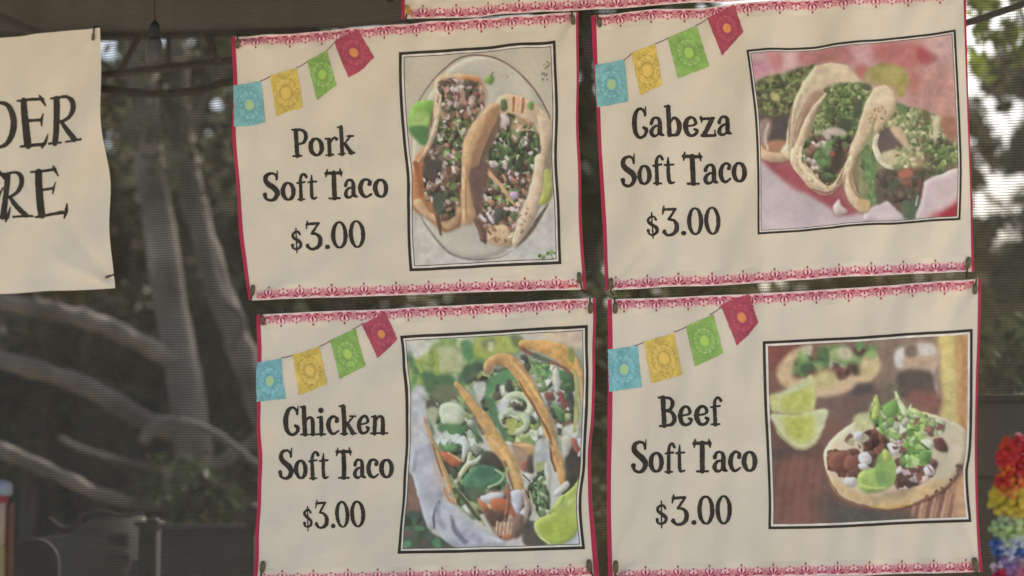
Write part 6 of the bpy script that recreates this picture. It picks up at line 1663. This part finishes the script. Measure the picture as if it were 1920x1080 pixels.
b1.picture(Patch(P4((750.8, 99.7), (850, 93), (950, 85), (1043, 77)), P4((1043, 77), (1046, 150), (1048, 217), (1046, 290), (1047, 330), (1050, 380), (1053, 440), (1055, 496)),
    P4((770.6, 509.5), (860, 505), (960, 500), (1055, 496)), P4((750.8, 99.7), (752, 150), (755, 205), (760, 270), (765, 330), (765, 378), (767, 440), (770.6, 509.5))), paint_pork, 5.5, 3.5, 1.6)
b3.picture(Patch(P4((752, 630), (860, 624), (980, 617), (1103, 609.6)), P4((1103, 609.6), (1104.5, 680), (1104.5, 750), (1102, 800), (1100, 868), (1092.7, 921), (1092.7, 976), (1098.7, 1029.4)),
    P4((747.7, 1038), (860, 1036), (980, 1033), (1098.7, 1029.4)), P4((752, 630), (755.5, 656), (759, 690), (761.8, 723), (761.8, 790), (760.5, 832), (758, 916), (754, 976), (747.7, 1038))), paint_chicken, 5.5, 3.2, 1.5)
b2.picture(Patch(P4((1401.6, 96.6), (1500, 89), (1600, 80), (1700, 69), (1792, 57)), P4((1792, 57), (1797, 148), (1803, 281), (1803.5, 343), (1801, 413)),
    P4((1423, 442), (1500, 435), (1600, 426), (1700, 420), (1801, 413)), P4((1401.6, 96.6), (1410.5, 156), (1419, 233), (1422, 343), (1423, 442))), paint_cabeza, 4.2, 2.2, 1.3)
b4.picture(Patch(P4((1431.4, 640.5), (1560, 634), (1690, 626), (1824, 617)), P4((1824, 617), (1823.6, 753), (1822, 826), (1819, 858), (1815, 884), (1817, 930), (1822, 978.4)),
    P4((1442, 992), (1560, 990), (1690, 983), (1822, 978.4)), P4((1431.4, 640.5), (1433.6, 753), (1437, 826), (1442, 930), (1442, 992))), paint_beef, 5.2, 4.0, 0)

OL, GO = M_OLIVE, M_GOLD
b0.tie(178, 71, 181, 46, 0.06, OL, .75); b0.tie(205, 519, 226, 514, 1.2, OL, .6); 
b1.tie(449, 84, 447, 62, 0.05, OL); b1.tie(1077, 40, 1073, 18, -0.1, OL); b1.tie(1089, 522, 1094, 548, -0.1, OL, 1.1); b1.tie(478, 545, 473, 570, 0.1, OL, 1.1)
b2.tie(1124, 42, 1118, 22, -0.2, OL); b2.tie(1146, 532, 1147, 552, 0.05, OL, 1.1); b2.tie(1816, 494, 1812, 520, 0.1, OL, 1.1)
b3.tie(495, 601, 491, 583, -0.15, OL); b3.tie(1109, 578, 1108, 556, 0.05, OL, 1.1); b3.tie(498, 1062, 494, 1092, 0.1, OL, 1.2); b3.tie(1107, 1060, 1115, 1085, -0.1, OL, 1.2)
b4.tie(1156, 578, 1154, 556, 0.05, OL, 1.1); b4.tie(1828, 542, 1832, 520, 0.05, OL); b4.tie(1157, 1062, 1154, 1090, 0.05, OL, 1.2); b4.tie(1829, 1058, 1834, 1080, -0.15, OL, 1.3)
b5.tie(771, 23, 766, 44, -0.25, GO, 1.0); b5.tie(1800, -45, 1806, -20, 0, OL)
def px_c(p): return wall(np.array(p), 0.0)
# little clip on the net between the left banners
m = MB(); q = wall(np.array([533, 581]), -0.01); m.box(q, (.012, .014, .013), bevel=.003); m.tube([q, q + np.array([.03, -.008, -.007]), wall(np.array([575, 587]), -0.008)], .0016, 6)
tag(m.build('net_clip', M_BLACK), 'tiny black clip on the net between the pork and chicken banners', 'clip')

# ------------------------------------------------------------------ post and flower garland at the right, banded post at the left
M_WOOD = plain('pale_wood', (0.29, 0.22, 0.16), 0.75, 0.2, 9.0, 0.4, 20.0)
M_REDWOOD = plain('red_paint', (0.17, 0.028, 0.04), 0.6, 0.2, 9.0)
M_CAP = plain('blue_grey_cap', (0.14, 0.16, 0.18), 0.45, 0.15, 12.0)
M_OCHRE = plain('ochre_paint', (0.22, 0.17, 0.07), 0.7, 0.2, 9.0)
M_RUST = plain('rust_edge', (0.10, 0.045, 0.032), 0.8, 0.3, 20.0)

LY = 4.6
sc = 2 * LY * TANH / 1920
c0 = at(-22, 1080, LY); po = np.array([c0[0], LY, 0])
lp = thing('banded_post', 'painted post with grey cap and red band at the lower left corner', 'post', po)
zt, z1, z2, z3 = (at(0, y, LY)[2] for y in (903, 925, 942, 1024))
r_ = 32 * sc
m = MB(); m.lathe((c0[0], LY, z1), [(r_ + 6*sc, -4*sc), (r_ + 8*sc, 0), (r_ + 8*sc, 14*sc), (r_ + 5*sc, 20*sc), (r_ - 8*sc, 24*sc), (.002, 26*sc)], 28); m.build('cap', M_CAP, lp, True, po)
m = MB(); m.lathe((c0[0], LY, z2), [(r_, 0), (r_ + .002, .002), (r_ + .002, z1 - z2 - .004), (r_, z1 - z2)], 28); m.build('red_band', M_REDWOOD, lp, True, po)
m = MB(); m.lathe((c0[0], LY, z3), [(r_ - .002, 0), (r_ - .001, z2 - z3)], 28); m.build('upper_shaft', M_WOOD, lp, True, po)
m = MB(); m.lathe((c0[0], LY, 0), [(r_, 0), (r_, z3)], 28); m.build('lower_shaft', M_OCHRE, lp, True, po)
m = MB(); m.box((c0[0] + r_ + .006, LY + .01, z2 / 2), (.012, .03, z2), bevel=.003); m.build('edge_strip', M_RUST, lp, False, po)

GY = 4.9
sc = 2 * GY * TANH / 1920
c0 = at(1946, 1080, GY); po = np.array([c0[0], GY + .03, 0])
rp = thing('wooden_post', 'pale wooden post carrying the flower garland at the lower right corner', 'post', po)
zt = at(1946, 850, GY)[2]
m = MB(); m.lathe((c0[0], GY + .03, 0), [(38*sc, 0), (38*sc, zt - .02), (34*sc, zt - .004), (20*sc, zt)], 24); m.build('shaft', M_WOOD, rp, True, po)

lei_c = [((196, 32, 38), 0.0), ((214, 84, 30), .1), ((198, 36, 40), .12), ((222, 120, 34), .2), ((216, 182, 44), .3), ((220, 196, 60), .4), ((176, 208, 132), .52), ((206, 214, 190), .6), ((46, 84, 160), .7), ((208, 210, 220), .75), ((150, 110, 170), .84), ((214, 200, 214), .88), ((176, 24, 44), 1.0)]
def petal_mat(name, rgb):
    m_ = plain(name, lin(rgb) * 0.62, 0.6, 0.22, 40.0); return m_
PET = {}
lo_ = np.array([c0[0], GY - .03, at(1900, 1100, GY)[2]])
lei = thing('flower_garland', 'garland of cloth flowers running red, orange, yellow, green, blue and purple', 'garland', lo_)
path = catmull([at(1952, 842, GY - .03), at(1925, 832, GY - .06), at(1902, 846, GY - .075), at(1893, 880, GY - .08), at(1889, 915, GY - .08), at(1890, 950, GY - .08), at(1890, 990, GY - .08), at(1887, 1020, GY - .08), at(1886, 1050, GY - .08), at(1884, 1085, GY - .08), at(1880, 1130, GY - .08)], 6)
m = MB(); m.tube(list(path), .003, 6); m.build('cord', M_CORD, lei, True, lo_)
def flower_mesh(R, n, seed, name):
    r = random.Random(seed)
    mb = MB()
    for layer in range(2):
        for k in range(n):
            an = 2 * math.pi * (k + 0.5 * layer) / n + r.uniform(-.15, .15)
            RR = R * (1.0 - .25 * layer) * r.uniform(.85, 1.1)
            rows = []
            for t, wd, up in ((.08, .12, .0), (.45, .27, .18 + .25 * layer), (.8, .36, .12 + .42 * layer), (1.0, .20, -.06 + .42 * layer)):
                for s in (-1, -.33, .33, 1):
                    x, y = t * RR, s * wd * RR
                    z = up * RR - abs(s) * .10 * RR * t + r.uniform(-.03, .03) * RR
                    rows.append((x * math.cos(an) - y * math.sin(an), x * math.sin(an) + y * math.cos(an), z + .004 * layer))
            mb.add(rows, [(4*i+j, 4*i+j+1, 4*i+j+5, 4*i+j+4) for i in range(3) for j in range(3)])
    o = mb.build(name, None, lei, True)
    return o
rg = random.Random(9)
seqs = [  # y, dx, colour, radius (photo units)
 (836, 22, (178, 30, 34), 26), (842, -2, (206, 70, 30), 24), (850, 24, (188, 26, 36), 26), (862, -8, (196, 40, 34), 22), (872, 18, (190, 30, 36), 24), (884, -6, (204, 92, 34), 20), (890, 14, (186, 30, 34), 24), (902, -12, (200, 52, 34), 22), (908, 14, (212, 110, 36), 24), (918, -2, (214, 126, 40), 20),
 (930, -22, (204, 176, 50), 22), (932, 12, (214, 170, 48), 26), (946, -14, (212, 186, 60), 26), (950, 16, (210, 160, 46), 24), (962, 4, (206, 178, 60), 22),
 (978, 10, (206, 200, 150), 20), (984, -8, (190, 206, 160), 20), (994, -20, (164, 196, 136), 22), (996, 14, (170, 200, 130), 26), (1008, -4, (188, 206, 160), 24),
 (1018, 16, (200, 206, 210), 20), (1026, -24, (70, 100, 160), 20), (1028, 22, (52, 84, 150), 24), (1030, -4, (186, 194, 210), 22), (1040, -16, (64, 92, 150), 16),
 (1048, 8, (170, 150, 186), 20), (1058, -2, (150, 116, 160), 20), (1066, -16, (192, 180, 200), 20), (1074, 8, (178, 110, 140), 20), (1082, -14, (176, 30, 60), 22), (1084, 14, (186, 30, 40), 24), (1098, 0, (180, 30, 50), 24)]
FL = [flower_mesh(24 * sc, 5, 31, 'flower'), flower_mesh(24 * sc, 6, 32, 'flower'), flower_mesh(24 * sc, 5, 33, 'flower')]
for k, (y, dx, rgb, R) in enumerate(seqs):
    key = tuple(v // 12 for v in rgb)
    if key not in PET: PET[key] = petal_mat('petal_%s' % ('_'.join(map(str, key))), rgb)
    if k < 3: o = FL[k]
    else:
        o = FL[k % 3].copy(); COL.objects.link(o); o.parent = lei
    if not o.data.materials: o.data.materials.append(PET[key])
    o.material_slots[0].link = 'OBJECT'; o.material_slots[0].material = PET[key]
    p = at(1893 + dx * 1.0, y, GY - .085 - rg.uniform(0, .02))
    o.location = tuple(p - lo_)
    o.rotation_euler = (math.radians(90 + rg.uniform(-42, 42)), rg.uniform(-.5, .5), rg.uniform(-.7, .7))
    o.scale = (R / 24.0,) * 3
